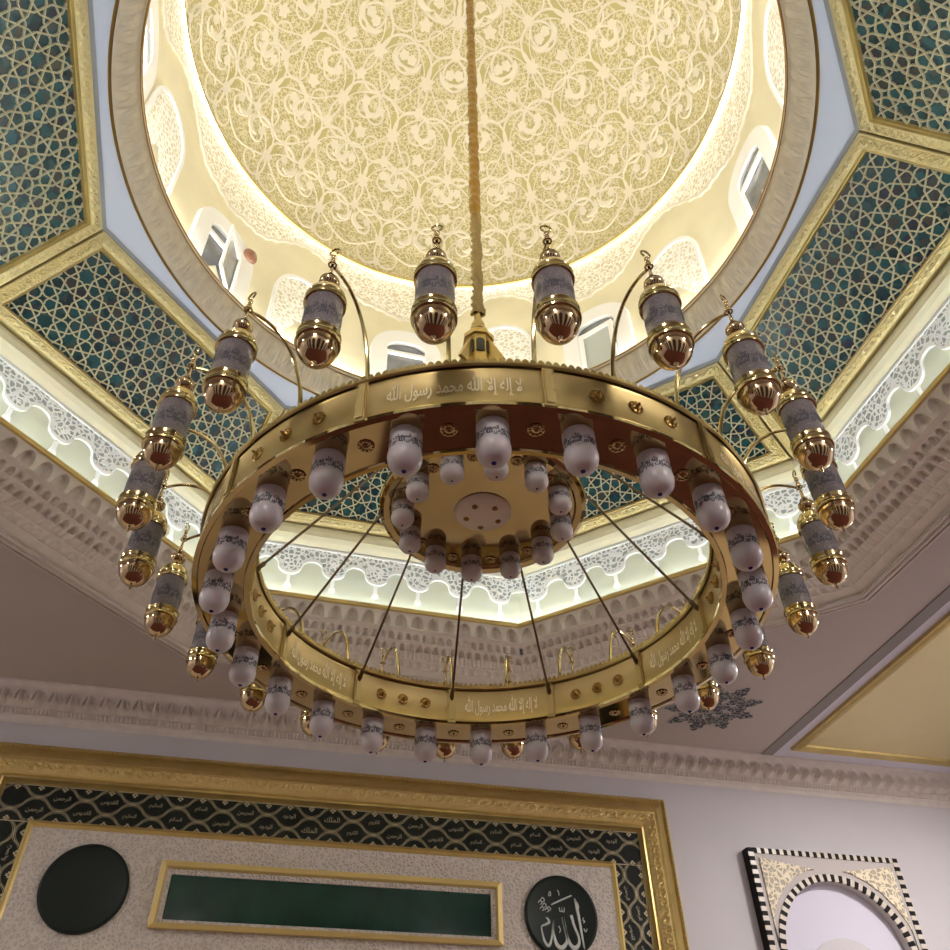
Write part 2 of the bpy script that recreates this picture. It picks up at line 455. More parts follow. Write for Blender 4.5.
def arch_poly(w, h, n=14, rise=None):
    """arch outline from (−w,0) up to height h, round or slightly pointed head"""
    rise = rise or w
    pts = [(-w, 0), (-w, h - rise)]
    for i in range(1, n):
        a = pi - pi * i / n
        pts.append((w * cos(a), h - rise + rise * sin(a)))
    pts += [(w, h - rise), (w, 0)]
    return pts
def strip_between(b, outer, inner, fn, h0, h1, mi=0):
    P = [[fn(x, y, h0) for x, y in outer], [fn(x, y, h1) for x, y in outer], [fn(x, y, h1) for x, y in inner], [fn(x, y, h0) for x, y in inner]]
    b.grid(np.array(P), mi=mi)
ZB = Z(13.3)
for i, p0 in enumerate(blinds):
    f = lambda x, y, h, p0=p0: drum_pt(p0, x, ZB + y, h)
    o_ = arch_poly(.72, 2.75, 16, .95); in_ = arch_poly(.64, 2.66, 16, .87)
    b = MB(); strip_between(b, o_, in_, f, 0, .07, 1)
    ys = [q for q in in_]
    V = [f(x, y, .03) for x, y in in_]; cidx = len(V); V.append(f(0, 1.2, .03))
    b.add(V, [(j, j + 1, cidx) for j in range(len(in_) - 1)], 0)
    struct(b.build('trim_%d' % (i + 1), [M['screen'], M['white']]))
for i, p0 in enumerate(opens):
    f = lambda x, y, h, p0=p0: drum_pt(p0, x, ZB + y, h)
    w = empty('window_%d' % (i + 1), f(0, 0, 0)); struct(w)
    L0 = np.array(f(0, 0, 0))
    g = lambda x, y, h, f=f, L0=L0: tuple(np.array(f(x, y, h)) - L0)
    o_ = arch_poly(.80, 2.30, 18); m_ = arch_poly(.52, 1.92, 18, .30); in_ = arch_poly(.44, 1.86, 18, .26)
    b = MB(); strip_between(b, o_, m_, g, 0, .10); strip_between(b, m_, in_, g, .01, .10)
    b.build('casing', M['white'], w)
    b = MB(); V = [g(x, y, .012) for x, y in m_]; V.append(g(0, .8, .012)); b.add(V, [(j, j + 1, len(V) - 1) for j in range(len(m_) - 1)])
    b.build('pane', M['glass_dark'], w)
    b = MB()
    b.prism([(-.5, 1.42), (.5, 1.42), (.5, 1.52), (-.5, 1.52)], g, .07)
    for xx in (-.47, .41): b.prism([(xx, 0), (xx + .06, 0), (xx + .06, 1.46), (xx, 1.46)], g, .07)
    b.build('transom_frame', M['white'], w)
    if i in (0, 2):
        # casement sash swung inward
        hx = .45 if i == 0 else -.42
        sgn = -1 if i == 0 else 1
        b = MB(); ang = R(28 if i == 0 else 6); W_ = .86
        q = lambda x, y, h: g(hx + sgn * x * cos(ang), y + (.06 if i == 0 else 0), .08 + x * sin(ang) + h)
        o2 = [(0, .02), (W_, .02), (W_, 1.42), (0, 1.42), (0, .02)]; i2 = [(.11, .14), (W_ - .11, .14), (W_ - .11, 1.30), (.11, 1.30), (.11, .14)]
        strip_between(b, o2, i2, q, 0, .05)
        s_ = b.build('sash', M['white'], w)
        b = MB(); b.prism([(.1, .13), (W_ - .1, .13), (W_ - .1, 1.31), (.1, 1.31)], q, .02)
        b.build('sash_pane', M['glass_pale'] if i else M['glass_dark'], s_)
# small reddish flood lamp beside the swung-open window
f0 = np.array(drum_pt(opens[0], .62, ZB + 1.9, .12))
nrm = np.array([-sin(opens[0] + .1), -cos(opens[0] + .1), -.2])
lampr = empty('flood_lamp', tuple(f0))
b = MB(); b.lathe([(0.0, .12), (.10, .10), (.16, .04), (.17, 0.0), (.15, -.02), (0, -.03)], 24)
o = b.build('lamp_housing', [M['red_lamp']], lampr); o.rotation_euler = Vector(tuple(nrm)).to_track_quat('Z', 'Y').to_euler()
b = MB(); b.tube([(0, 0, 0), tuple(-nrm * .07)], .03, 8); b.build('lamp_bracket', M['dark'], lampr)
tag(lampr, 'small round reddish-brown lamp beside the swung-open window under the dome', 'lamp')

# --- dome cornice: relief of upright leaves between two gilt lines
RO, ZOUT = 5.425, Z(12.54); RI, ZIN = 5.167, Z(13.198)
n_l = 140; N = n_l * 14
ph = np.linspace(0, 2 * pi, N, endpoint=False); vv = np.linspace(0, 1, 18)
U, V_ = np.meshgrid(ph * n_l / (2 * pi), vv, indexing='ij')
fr = np.abs((U % 1) - .5) * 2            # 0 centre of a leaf .. 1 between
leaf = np.clip(1 - (fr / np.clip(.25 + .75 * np.sin(np.clip(V_, 0, 1) * pi) ** .8, .05, 1)) ** 2, 0, 1)
rel = .11 * leaf * (.65 + .35 * np.cos(fr * 9 * (1.3 - V_))) * np.sin(np.clip((V_ - .12) / .76, 0, 1) * pi) + .02 * np.sin(V_ * pi)
step = .03 * (V_ < .08) + .03 * (V_ > .92)
rr = RO + (RI - RO) * V_ - (rel + step) * .9; zz = ZOUT + (ZIN - ZOUT) * V_ - (rel + step) * .4
P = np.stack([OC[0] + rr * np.sin(ph)[:, None], OC[1] + rr * np.cos(ph)[:, None], zz], -1)
b = MB(); b.grid(P, cu=True)
b.lathe([(RI, ZIN), (RI + .02, ZIN + .06), (RI + .10, ZIN + .06), (RI + .12, ZIN - .06), (RD0 + .02, ZIN - .06)], 160, OC)
struct(b.build('trim_dome_cornice', M['cornice'], angle=60))
b = MB()
for r_, z_, w_ in ((RO + .005, ZOUT - .005, .022), (RI - .015, ZIN + .02, .02), (RI - .03, ZIN - .10, .012)):
    tt = np.linspace(0, 2 * pi, 160, endpoint=False)
    b.tube(np.stack([OC[0] + r_ * np.sin(tt), OC[1] + r_ * np.cos(tt), np.full_like(tt, z_)], -1), w_, 8, closed=True)
struct(b.build('trim_cornice_gilding', M['gold_dark']))

# --- flat soffit: octagon outside, circle inside
AT, ZT = 5.676, Z(12.54); AB, ZBT = 7.12, Z(10.78)
b = MB(); N = 320; rows = [[], []]
for i in range(N):
    a = 2 * pi * i / N
    k = round((a - PSI) / R(45)); d = a - PSI - k * R(45)
    rows[1].append((OC[0] + AT / cos(d) * sin(a), OC[1] + AT / cos(d) * cos(a), ZT))
    rows[0].append((OC[0] + (RO + .02) * sin(a), OC[1] + (RO + .02) * cos(a), ZT))
b.grid(np.array(rows), cv=True); struct(b.build('ceiling_soffit', M['soffit'], smooth=False))

# --- slanting lattice panels
def carve(u, v, p, d):
    """running scroll of leaves: relief height at distance u along, v 0..1 across"""
    if v <= 0 or v >= 1: return 0.
    a = 2 * pi * u / p; e = sin(pi * v) ** .5
    g = math.exp(-((v - .5 - .26 * sin(a)) / .10) ** 2) + .8 * math.exp(-((v - .5 + .26 * sin(a)) / .08) ** 2)
    g += .9 * max(0, cos(a * 2)) ** 4 * math.exp(-((abs(v - .5) - .30) / .12) ** 2) + .7 * max(0, -cos(a * 2)) ** 4 * math.exp(-((v - .5) / .12) ** 2)
    return d * e * (min(g, 1.2) - .35)
def slant(k):
    a = PSI + R(45) * k
    e_u = np.array([cos(a), -sin(a), 0.]); p0 = octp(AB, ZBT, k, 0); p1 = octp(AT, ZT, k, 0)
    L_ = np.linalg.norm(p1 - p0); e_v = (p1 - p0) / L_; nn = np.cross(e_u, e_v)
    if nn @ (OC + np.array([0, 0, ZBT]) - p0) < 0: nn = -nn
    return p0, e_u, e_v, nn, L_
def clip_seg(p, q, poly):
    t0, t1 = 0., 1.; d = (q[0] - p[0], q[1] - p[1])
    for i in range(len(poly)):
        ax, ay = poly[i]; bx, by = poly[(i + 1) % len(poly)]
        nx, ny = -(by - ay), bx - ax          # inward for ccw
        num = nx * (p[0] - ax) + ny * (p[1] - ay); den = nx * d[0] + ny * d[1]
        if abs(den) < 1e-12:
            if num < 0: return None
        else:
            t = -num / den
            if den > 0: t0 = max(t0, t)
            else: t1 = min(t1, t)
    if t1 - t0 < 1e-4: return None
    return (p[0] + d[0] * t0, p[1] + d[1] * t0), (p[0] + d[0] * t1, p[1] + d[1] * t1)
def star_segments(w, h, p):
    segs = []; a_ = p / (1 + sqrt(2)); hh = p / 2; th = R(62)
    def poly_rays(cx, cy, n, apo, rot, second):
        for i in range(n):
            an = rot + 2 * pi * i / n
            mx, my = cx + apo * cos(an), cy + apo * sin(an)
            for sg in (1, -1):
                dx, dy = -sin(th), sg * cos(th)
                wx, wy = dx * cos(an) - dy * sin(an), dx * sin(an) + dy * cos(an)
                ang = (2 if second else 1) * pi / n
                s_ = apo * math.tan(ang) / (cos(th) + math.tan(ang) * sin(th))
                segs.append(((mx, my), (mx + wx * s_, my + wy * s_)))
    for i in range(-int(w / p) - 2, int(w / p) + 3):
        for j in range(-1, int(h / p) + 3):
            poly_rays(i * p, j * p, 8, hh, 0, True)
            poly_rays(i * p + hh, j * p + hh, 4, a_ / 2, R(45), False)
    return segs
names8 = {0: 'facing the chandelier, parallel to the lettered wall, behind the ring\'s centre disc',
          1: 'beyond the ring, over the bright frieze corner', 2: 'steep on the brighter window side, cut by the picture edge',
          -1: 'steep on the darker side, behind the lanterns'}
lab8 = {0: 'teal star lattice panel in carved gold frame, straight above the lettered prayer wall',
        1: 'teal star lattice panel in gold frame, above the frieze next to the round ceiling rosette',
        2: 'tall teal star lattice panel in gold frame, diagonally above the checkered arch surround',
        -1: 'teal star lattice panel in gold frame, on the dome side with the swung-open window'}
for k in (-2, -1, 0, 1, 2, 3):
    p0, eu, ev, nn, LS = slant(k)
    fn = lambda x, y, h: tuple(p0 + eu * x + ev * y + nn * h - p0)
    wb, wt = AB * T22, AT * T22
    wb -= .012; wt -= .012
    wide = lambda y: wb + (wt - wb) * y / LS
    root = empty('lattice_panel', tuple(p0))
    tag(root, lab8.get(k, 'teal star lattice panel in gold frame on the camera side of the octagon'), 'lattice panel', 'star lattice panels around the octagon')
    y0, y1 = .28, LS - .30; sd = .30
    inner = [(-wide(y0) + sd, y0), (wide(y0) - sd, y0), (wide(y1) - sd, y1), (-wide(y1) + sd, y1)]
    outer = [(-wb, 0), (wb, 0), (wt, LS), (-wt, LS)]
    b = MB(); b.add([fn(x, y, .0) for x, y in inner], [(0, 1, 2, 3)]); b.build('tile_backing', M['tile_teal'], root, smooth=False)
    b = MB()
    for sgm in star_segments(wb, LS, .50):
        c = clip_seg(*sgm, inner)
        if c is None: continue
        b.ribbon([c[0], c[1]], .026, fn, 0, .03)
    b.build('strapwork', M['strap'], root, smooth=False)
    # carved frame: mitred, raised profile
    b = MB(); rowsP = []
    prof = [(0, .0), (.05, .05), (.10, .07), (.16, .10), (.5, .12), (.82, .10), (.88, .06), (.94, .06), (.97, .03), (1, .0)]
    O4 = np.array(outer + outer[:1]); I4 = np.array(inner + inner[:1])
    def dens(Q, n=150):
        out_ = []
        for q in range(4): out_ += [Q[q] * (1 - s_) + Q[q + 1] * s_ for s_ in np.linspace(0, 1, n, endpoint=False)]
        return np.array(out_)
    Od, Id = dens(O4), dens(I4)
    pq = []
    for q in range(len(prof) - 1):
        nn_ = 9 if q in (3, 4) else 1
        pq += [(prof[q][0] * (1 - f) + prof[q + 1][0] * f, prof[q][1] * (1 - f) + prof[q + 1][1] * f, q) for f in np.arange(nn_) / nn_]
    pq.append((prof[-1][0], prof[-1][1], 99))
    arc = np.concatenate([[0], np.cumsum(np.linalg.norm(np.diff(Od, axis=0), axis=1))])
    rowsP = [[fn(*(Od[j] * (1 - s_) + Id[j] * s_), h + carve(arc[j], (s_ - .16) / .66, .30, .045)) for j in range(len(Od))] for s_, h, q in pq]
    n0 = b.n; b.grid(np.array(rowsP), cv=True)
    mi = []
    for s_, h, q in pq[:-1]: mi += [0 if q in (2, 3, 4) else 1] * len(Od)
    b.m = mi
    b.build('carved_frame', [M['gold_orn'], M['gold_moulding']], root)
# moulding between soffit and frames, its shadow painted in as grey
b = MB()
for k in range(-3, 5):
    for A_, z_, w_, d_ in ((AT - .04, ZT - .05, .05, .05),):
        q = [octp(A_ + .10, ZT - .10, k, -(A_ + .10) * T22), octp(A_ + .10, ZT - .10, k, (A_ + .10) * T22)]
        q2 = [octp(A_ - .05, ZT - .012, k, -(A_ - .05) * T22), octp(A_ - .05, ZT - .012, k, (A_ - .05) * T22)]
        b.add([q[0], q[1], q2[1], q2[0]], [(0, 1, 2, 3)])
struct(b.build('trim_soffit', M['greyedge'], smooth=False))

# --- frieze wall, cream cove, white lace and green field
b = MB()
pr = [(7.12, 8.55, 0), (7.12, 9.9, 0), (7.12, 10.22, 1), (7.08, 10.24, 1), (7.02, 10.34, 2), (6.98, 10.44, 2), (7.00, 10.47, 2), (7.02, 10.60, 2), (7.12, 10.80, 2)]
for i in range(len(pr) - 1):
    A0, z0, _ = pr[i]; A1, z1, m1 = pr[i + 1]
    for k in range(-3, 5):
        b.add([octp(A0, Z(z0), k, -A0 * T22), octp(A0, Z(z0), k, A0 * T22), octp(A1, Z(z1), k, A1 * T22), octp(A1, Z(z1), k, -A1 * T22)], [(0, 1, 2, 3)], m1)
struct(b.build('wall_frieze', [M['frieze'], M['frieze_white'], M['drum']], smooth=False))
b = MB(); AF = 7.12; half = AF * T22; ns = 7; sp_ = 2 * half / ns
def scal(u):
    x = ((u + half) / sp_) % 1.0; d = abs(x - .5) * 2            # 0 at the low lobe, 1 between
    if d < .55: return 9.53 + .20 * (1 - sqrt(max(0, 1 - (d / .55) ** 2)))
    return 9.73 + .14 * sqrt(max(0, 1 - ((1 - d) / .45) ** 2))
for k in range(-3, 5):
    us = np.linspace(-half, half, 7 * 28 + 1)
    fz = lambda u, z, h: octp(AF - h, Z(z), k, u)
    low = np.array([scal(u) for u in us])
    r0 = [fz(u, z, 0) for u, z in zip(us, low)]; r1 = [fz(u, z, .05) for u, z in zip(us, low)]; r2 = [fz(u, z + .07, .05) for u, z in zip(us, low)]
    r3 = [fz(u, z + .075, .035) for u, z in zip(us, low)]; r4 = [fz(u, 10.16, .035) for u in us]; r5 = [fz(u, 10.17, .05) for u in us]; r6 = [fz(u, 10.21, .05) for u in us]; r7 = [fz(u, 10.21, 0) for u in us]
    b.grid(np.array([r0, r1, r2, r3]), mi=1); b.grid(np.array([r3, r4]), mi=0); b.grid(np.array([r4, r5, r6, r7]), mi=1)
    for j in range(ns):
        u0 = -half + (j + .5) * sp_
        b.prism([(u0 - .035, 9.30), (u0 + .035, 9.30), (u0 + .035, 9.56), (u0 - .035, 9.56)], lambda x, y, h: tuple(fz(x, y, h)), .035, 1)
        b.prism([(u0, 9.20), (u0 + .07, 9.25), (u0 + .05, 9.33), (u0 - .05, 9.33), (u0 - .07, 9.25)], lambda x, y, h: tuple(fz(x, y, h)), .04, 1)
struct(b.build('trim_frieze_lace', [M['frieze_lace'], M['frieze_white']], smooth=False))

# --- corbelled niche cornice below the gilt lip
AG, ZG = 6.50, 8.68
b = MB()
prof = [(6.50, 8.60), (6.63, 8.36), (6.74, 8.35), (6.83, 8.235), (6.90, 8.23), (7.03, 8.14), (7.22, 8.08), (7.40, 8.00), (7.56, 7.955), (7.60, 7.95), (7.64, 7.90), (7.66, 7.90)]
vs = [0, .28, .30, .42, .44, .55, .68, .84, .92, .95, .98, 1.]
def muq_depth(u, v):
    """u in cells, v 0..1 down; depth pushed back"""
    d = np.zeros_like(u)
    def niche(u, v, n, v0, v1, wdt, dep):
        x = (((u * n) % 1) - .5) / wdt; y = (v - v0) / (v1 - v0)
        head = np.clip(1 - np.abs(x) ** 1.7, 0, 1) ** .6
        inside = (np.abs(x) < 1) & (y > .12 + .55 * (1 - head)) & (y < .97)
        return np.where(inside, dep * np.sqrt(np.clip(1 - x * x, 0, 1)) * np.clip((y - .12 - .55 * (1 - head)) * 8, 0, 1), 0)
    d += niche(u, v, 1, .0, .28, .34, .13)
    d += niche(u + .25, v, 2, .30, .425, .36, .09)
    d += niche(u, v, 2, .44, .56, .40, .11)
    d += np.where((v > .56) & (v < .68), .03 * np.abs(np.sin(u * pi * 4)), 0)
    d += niche(u, v, 2, .69, .84, .42, .04)
    return d
ncell = 18
for k in range(-3, 5):
    us = np.linspace(-1, 1, ncell * 18 + 1); vv = np.linspace(0, 1, 90)
    U, V_ = np.meshgrid(us, vv, indexing='ij')
    A = np.interp(V_, vs, [p[0] for p in prof]); ZZ = np.interp(V_, vs, [p[1] for p in prof])
    D = muq_depth((U + 1) / 2 * ncell, V_)
    A2 = A + D * .8; Z2 = ZZ + D * .55
    a = PSI + R(45) * k
    W = U * A * T22
    P = np.stack([OC[0] + sin(a) * A2 + cos(a) * W, OC[1] + cos(a) * A2 - sin(a) * W, Z2 + ZO], -1)
    b.grid(P)
struct(b.build('trim_niche_cornice', M['muq'], angle=35))
b = MB()
for k in range(-3, 5):
    pr = [(6.50, 8.595), (6.455, 8.60), (6.45, 8.67), (6.50, 8.69), (6.62, 8.69), (6.64, 8.60), (7.12, 8.60)]
    P = [[octp(A_, Z(z_), k, -A_ * T22), octp(A_, Z(z_), k, A_ * T22)] for A_, z_ in pr]
    b.grid(np.array(P))
struct(b.build('trim_gilt_lip', M['gold_paint'], smooth=False))
b = MB()
for k in range(-3, 5):
    for A_, z_ in ((7.62, 7.90), (7.80, 7.885), (7.70, 7.885)):
        b.tube([octp(A_, Z(z_), k, -A_ * T22), octp(A_, Z(z_), k, A_ * T22)], .035 if A_ < 7.75 else .02, 6)
struct(b.build('trim_opening_edge', M['crown']))
b = MB()
for k in range(-3, 5):
    b.grid(np.array([[octp(A_, Z(7.893), k, -A_ * T22), octp(A_, Z(7.893), k, A_ * T22)] for A_ in (7.665, 7.735)]))
struct(b.build('trim_opening_line', M['grey'], smooth=False))

# --- hidden LED strips that light dome, drum and frieze
def strip(name, mat, r, z, w, n=160, octo=False):
    b = MB()
    if octo:
        pts = [octp(r, z, k, s_ * r * T22 * .985) for k in range(-3, 5) for s_ in np.linspace(-1, 1, 6)]
    else:
        tt = np.linspace(0, 2 * pi, n, endpoint=False)
        pts = np.stack([OC[0] + r * np.sin(tt), OC[1] + r * np.cos(tt), np.full_like(tt, z)], -1)
    b.tube(pts, w, 6, closed=True)
    return struct(b.build(name, mat))
strip('trim_led_drum', M['led_warm'], 5.37, ZIN + .0, .02)
strip('trim_led_dome', M['led_dome'], 5.553, ZC - .018, .008)
strip('trim_led_frieze', M['led_cool'], 6.80, Z(8.66), .02, octo=True)

b = MB()
for k in (0, 1, -1):
    for sd_ in (-1, 1):
        b.tube([octp(6.80, Z(8.70), k, sd_ * (6.80 * T22 - q)) for q in (.12, .45, .8)], .02, 6)
struct(b.build('trim_led_corner', M['led_cool']))

# ================================================================== HALL SHELL
X0, X1, Y0 = -13.0, 14.0, -9.6
def quad(name, pts, mat):
    b = MB(); b.add(pts, [(0, 1, 2, 3)]); return struct(b.build(name, mat, smooth=False))
quad('floor', [(X0, Y0, 0), (X1, Y0, 0), (X1, WALL_Y, 0), (X0, WALL_Y, 0)], M['stone_floor'])
b = MB(); b.box((-.8, Y0 + .05, 0), (13.5, 4.95, .02)); b.box((-12.5, Y0 + .05, 0), (-.8, 1.8, .02)); struct(b.build('floor_carpet', M['carpet'], smooth=False))
quad('wall_front', [(X0, WALL_Y, 0), (X1, WALL_Y, 0), (X1, WALL_Y, CEIL), (X0, WALL_Y, CEIL)], M['wall'])
quad('wall_back', [(X0, Y0, 0), (X1, Y0, 0), (X1, Y0, CEIL), (X0, Y0, CEIL)], M['wall'])
quad('wall_left', [(X0, Y0, 0), (X0, WALL_Y, 0), (X0, WALL_Y, CEIL), (X0, Y0, CEIL)], M['wall'])
quad('wall_right', [(X1, Y0, 0), (X1, WALL_Y, 0), (X1, WALL_Y, CEIL), (X1, Y0, CEIL)], M['wall'])
from mathutils.geometry import tessellate_polygon
outer = [Vector((X0, Y0, CEIL)), Vector((X1, Y0, CEIL)), Vector((X1, WALL_Y, CEIL)), Vector((X0, WALL_Y, CEIL))]
hole = [Vector(tuple(octp(7.62, CEIL, k, 7.62 * T22))) for k in range(8)]
tri = tessellate_polygon([outer, hole])
b = MB(); b.add([tuple(v) for v in outer + hole], tri); struct(b.build('ceiling', M['ceiling'], smooth=False))

# crown moulding on the prayer wall (acanthus above, reeds below)
n_l = int((X1 - X0) / .30); N = n_l * 14
xs = np.linspace(X0, X1, N); vv = np.linspace(0, 1, 46)
U, V_ = np.meshgrid((xs - X0) / .30, vv, indexing='ij')
py = [8.90, 8.90, 8.98, 9.03, 9.12, 9.20, 9.24, 9.30, 9.31, 9.36, 9.37]; pz = [9.50, 9.45, 9.43, 9.36, 9.20, 9.12, 9.10, 9.00, 8.97, 8.94, 8.86]
pv = [0, .06, .10, .16, .42, .52, .56, .82, .86, .93, 1.]
Yb = np.interp(V_, pv, py); Zb = np.interp(V_, pv, pz)
y_ = np.clip((V_ - .14) / .40, 0, 1)
x_ = ((U % 1) - .5) * 2
lf = np.clip(1 - (np.abs(x_) / (.25 + .7 * np.sin(y_ * pi) ** .7 + 1e-3)) ** 2, 0, 1) * (.55 + .45 * np.cos(x_ * 13 * (1.2 - y_)))
rel = .16 * lf * np.sin(y_ * pi) ** .8 * ((V_ > .14) & (V_ < .54))
y2 = np.clip((V_ - .57) / .25, 0, 1)
rel += .05 * np.abs(np.sin(U * pi * 4)) * (y2 > 0) * (y2 < 1) * np.clip((1 - y2) * 6, 0, 1)
P = np.stack([np.repeat(xs[:, None], len(vv), 1), Yb - rel, Zb - rel * .6], -1)
b = MB(); b.grid(P); struct(b.build('trim_crown', M['crown'], angle=50))

# ceiling stripe, gilt ceiling panel, rosette
b = MB(); b.box((8.58, -6, CEIL - .02), (8.84, 8.90, CEIL + .0)); struct(b.build('trim_ceiling_band', M['grey'], smooth=False))
b = MB(); b.box((8.84, -6, CEIL - .012), (13.9, 8.90, CEIL + .0)); struct(b.build('ceiling_border', M['niche'], smooth=False))
root = empty('gilt_ceiling_panel', (11.0, 5.5, CEIL - .012)); tag(root, 'carved gold panel in gold frame set in the ceiling beside a grey stripe', 'ceiling panel')
def cfn(x, y, h): return (x, y, -h)
o4 = [(-1.95, -3.2), (2.3, -3.2), (2.3, 3.0), (-1.95, 3.0)]; i4 = [(-1.70, -2.95), (2.05, -2.95), (2.05, 2.75), (-1.70, 2.75)]
b = MB(); O4 = np.array(o4 + o4[:1]); I4 = np.array(i4 + i4[:1])
b.grid(np.array([[cfn(*(O4[j] * (1 - s_) + I4[j] * s_), h) for j in range(5)] for s_, h in ((0, 0), (.05, .06), (.4, .04), (.55, .07), (.9, .05), (1, 0))]))
b.build('panel_frame', M['gold_moulding'], root, smooth=False)
b = MB(); b.add([cfn(x, y, .01) for x, y in i4], [(0, 1, 2, 3)]); b.build('carved_field', M['gold_orn'], root, smooth=False)
root = empty('ceiling_rosette', (6.60, 7.20, CEIL)); tag(root, 'round slate-grey leafy rosette on the ceiling above the checkered arch', 'ceiling rosette')
b = MB(); c = MB()
def leafpoly(L_, w, n=18):
    tt = np.linspace(0, 1, n); side = w * np.sin(tt * pi) ** .7 * (1 - .35 * tt) * (1 + .18 * np.cos(tt * 20))
    up = list(zip(side, tt * L_)); dn = list(zip(-side[::-1], (tt * L_)[::-1]))
    return up + dn[1:-1]
def leaves(n, r0, L_, w, off, h):
    for i in range(n):
        a = 2 * pi * (i + off) / n
        for bb, gro, hh in ((c, 1.0, h), (b, .80, h + .006)):
            pl = leafpoly(L_, w)
            cy_ = L_ / 2
            pl = [(x * gro, cy_ + (y - cy_) * (gro * .5 + .5)) for x, y in pl]
            bb.prism([(x * cos(a) + (r0 + y) * sin(a), -x * sin(a) + (r0 + y) * cos(a)) for x, y in pl], cfn, hh)
leaves(9, .42, .60, .22, 0, .012); leaves(9, .26, .46, .15, .5, .016); leaves(6, .03, .33, .13, 0, .02)
c.build('pale_outline', M['arch_plate'], root, smooth=False); b.build('leaf_field', M['leaf_dark'], root, smooth=False)

# ================================================================== PRAYER WALL FITTINGS
XC = -.367
def wallfn(x, z, h): return (x, WALL_Y - h, z)
root = empty('framed_panel', (XC, WALL_Y, 2.0)); L0 = np.array([XC, WALL_Y, 2.0])
wf = lambda x, z, h: tuple(np.array(wallfn(x, z, h)) - L0)
tag(root, 'huge gold-framed wall panel with dark script tile border and pale stucco field', 'wall panel')
def frame_rows(b, ox, oz0, oz1, ix, iz0, iz1, prof, mis, nseg=60, carved=False):
    O4 = np.array([(XC - ox, oz0), (XC + ox, oz0), (XC + ox, oz1), (XC - ox, oz1), (XC - ox, oz0)]); I4 = np.array([(XC - ix, iz0), (XC + ix, iz0), (XC + ix, iz1), (XC - ix, iz1), (XC - ix, iz0)])
    def dn(Q): return np.concatenate([Q[q] * (1 - s_[:, None]) + Q[q + 1] * s_[:, None] for q in range(4) for s_ in [np.linspace(0, 1, nseg, endpoint=False)]])
    Od, Id = dn(O4), dn(I4)
    pq = []
    for q in range(len(prof) - 1):
        nn_ = 10 if mis[q] == 0 and carved else 1
        pq += [(prof[q][0] * (1 - f) + prof[q + 1][0] * f, prof[q][1] * (1 - f) + prof[q + 1][1] * f, mis[q]) for f in np.arange(nn_) / nn_]
    pq.append((prof[-1][0], prof[-1][1], 0))
    arc = np.concatenate([[0], np.cumsum(np.linalg.norm(np.diff(Od, axis=0), axis=1))])
    rows = [[wf(*(Od[j] * (1 - s_) + Id[j] * s_), h + (carve(arc[j], (s_ - .44) / .36, .36, .055) if carved else 0)) for j in range(len(Od))] for s_, h, m in pq]
    m0 = len(b.m); b.grid(np.array(rows), cv=True)
    b.m[m0:] = [m for _, _, m in pq[:-1] for _ in range(len(Od))]
OX, OZ1, BX, BZ1, IX, IZ1 = 6.617, 8.44, 5.94, 7.75, 5.337, 7.09
OZ0, BZ0, IZ0 = .35, 1.04, 1.70
b = MB()
frame_rows(b, OX, OZ0, OZ1, BX, BZ0, BZ1,
           [(0, 0), (0, .10), (.10, .12), (.12, .10), (.35, .20), (.40, .22), (.46, .20), (.55, .24), (.78, .17), (.82, .12), (.86, .14), (.92, .14), (.95, .08), (1, .03)],
           [1, 1, 1, 1, 1, 1, 0, 0, 0, 1, 1, 1, 1], nseg=420, carved=True)
b.build('gold_frame', [M['gold_frame'], M['gold_moulding']], root)
# bead string along the outer edge
b = MB(); zz = np.arange(3.5, OZ1 - .045, .0142); xx_ = np.arange(XC - OX + .045, XC + OX - .045, .0142)
pth = [wf(XC - OX + .045, z, .125) for z in zz] + [wf(x, OZ1 - .045, .125) for x in xx_] + [wf(XC + OX - .045, z, .125) for z in zz[::-1]]
b.tube(pth, .013 + .017 * np.abs(np.sin(np.arange(len(pth)) * pi / 6)), 6)
b.build('bead_trim', M['gold_moulding'], root)
b = MB(); frame_rows(b, BX, BZ0, BZ1, IX, IZ0, IZ1, [(0, .03), (1, .03)], [0]); tb = b.build('tile_border', M['tile_dark'], root, smooth=False)
# ogee trellis on the tile border
b = MB(); bt = MB()
def trellis(fn2, length, width, px):
    n = int(round(length / px)); px = length / n; am = width / 4
    hh = width / 3
    for row in range(3):
        for w_, off in ((.011, 0.), (.005, .028)):
            for sg in ((0,) if off == 0 else (1, -1)):
                xs = np.linspace(0, length, n * 24 + 1)
                s_ = np.sin(2 * pi * xs / px + (0 if row % 2 == 0 else pi)); s_ = np.sign(s_) * np.abs(s_) ** .75
                ys = (row - 1) * hh + (hh / 2 - .004) * s_ + sg * off
                b.ribbon(np.stack([xs, np.clip(ys, -width / 2 + .01, width / 2 - .01)], -1), w_, fn2, 0, .008, side=False)
    for yy in (-width / 2 + .015, width / 2 - .015): b.ribbon([(0, yy), (length, yy)], .018, fn2, 0, .008, side=False)
    for i in range(2 * n):
        for yy in (-1, 1):
            for q in range(4):
                x_ = (i + .5) * px / 2 + .03 * cos(q * pi / 2); y_ = yy * (width / 2 - .055) + .03 * sin(q * pi / 2)
                b.ribbon([(x_ - .02, y_), (x_ + .02, y_)], .03, fn2, 0, .008, side=False)
names99 = ['الرحمن', 'السلام', 'الملك', 'القدوس', 'المهيمن'.replace('ه', 'ه'), 'الكريم', 'الحكيم', 'الودود']
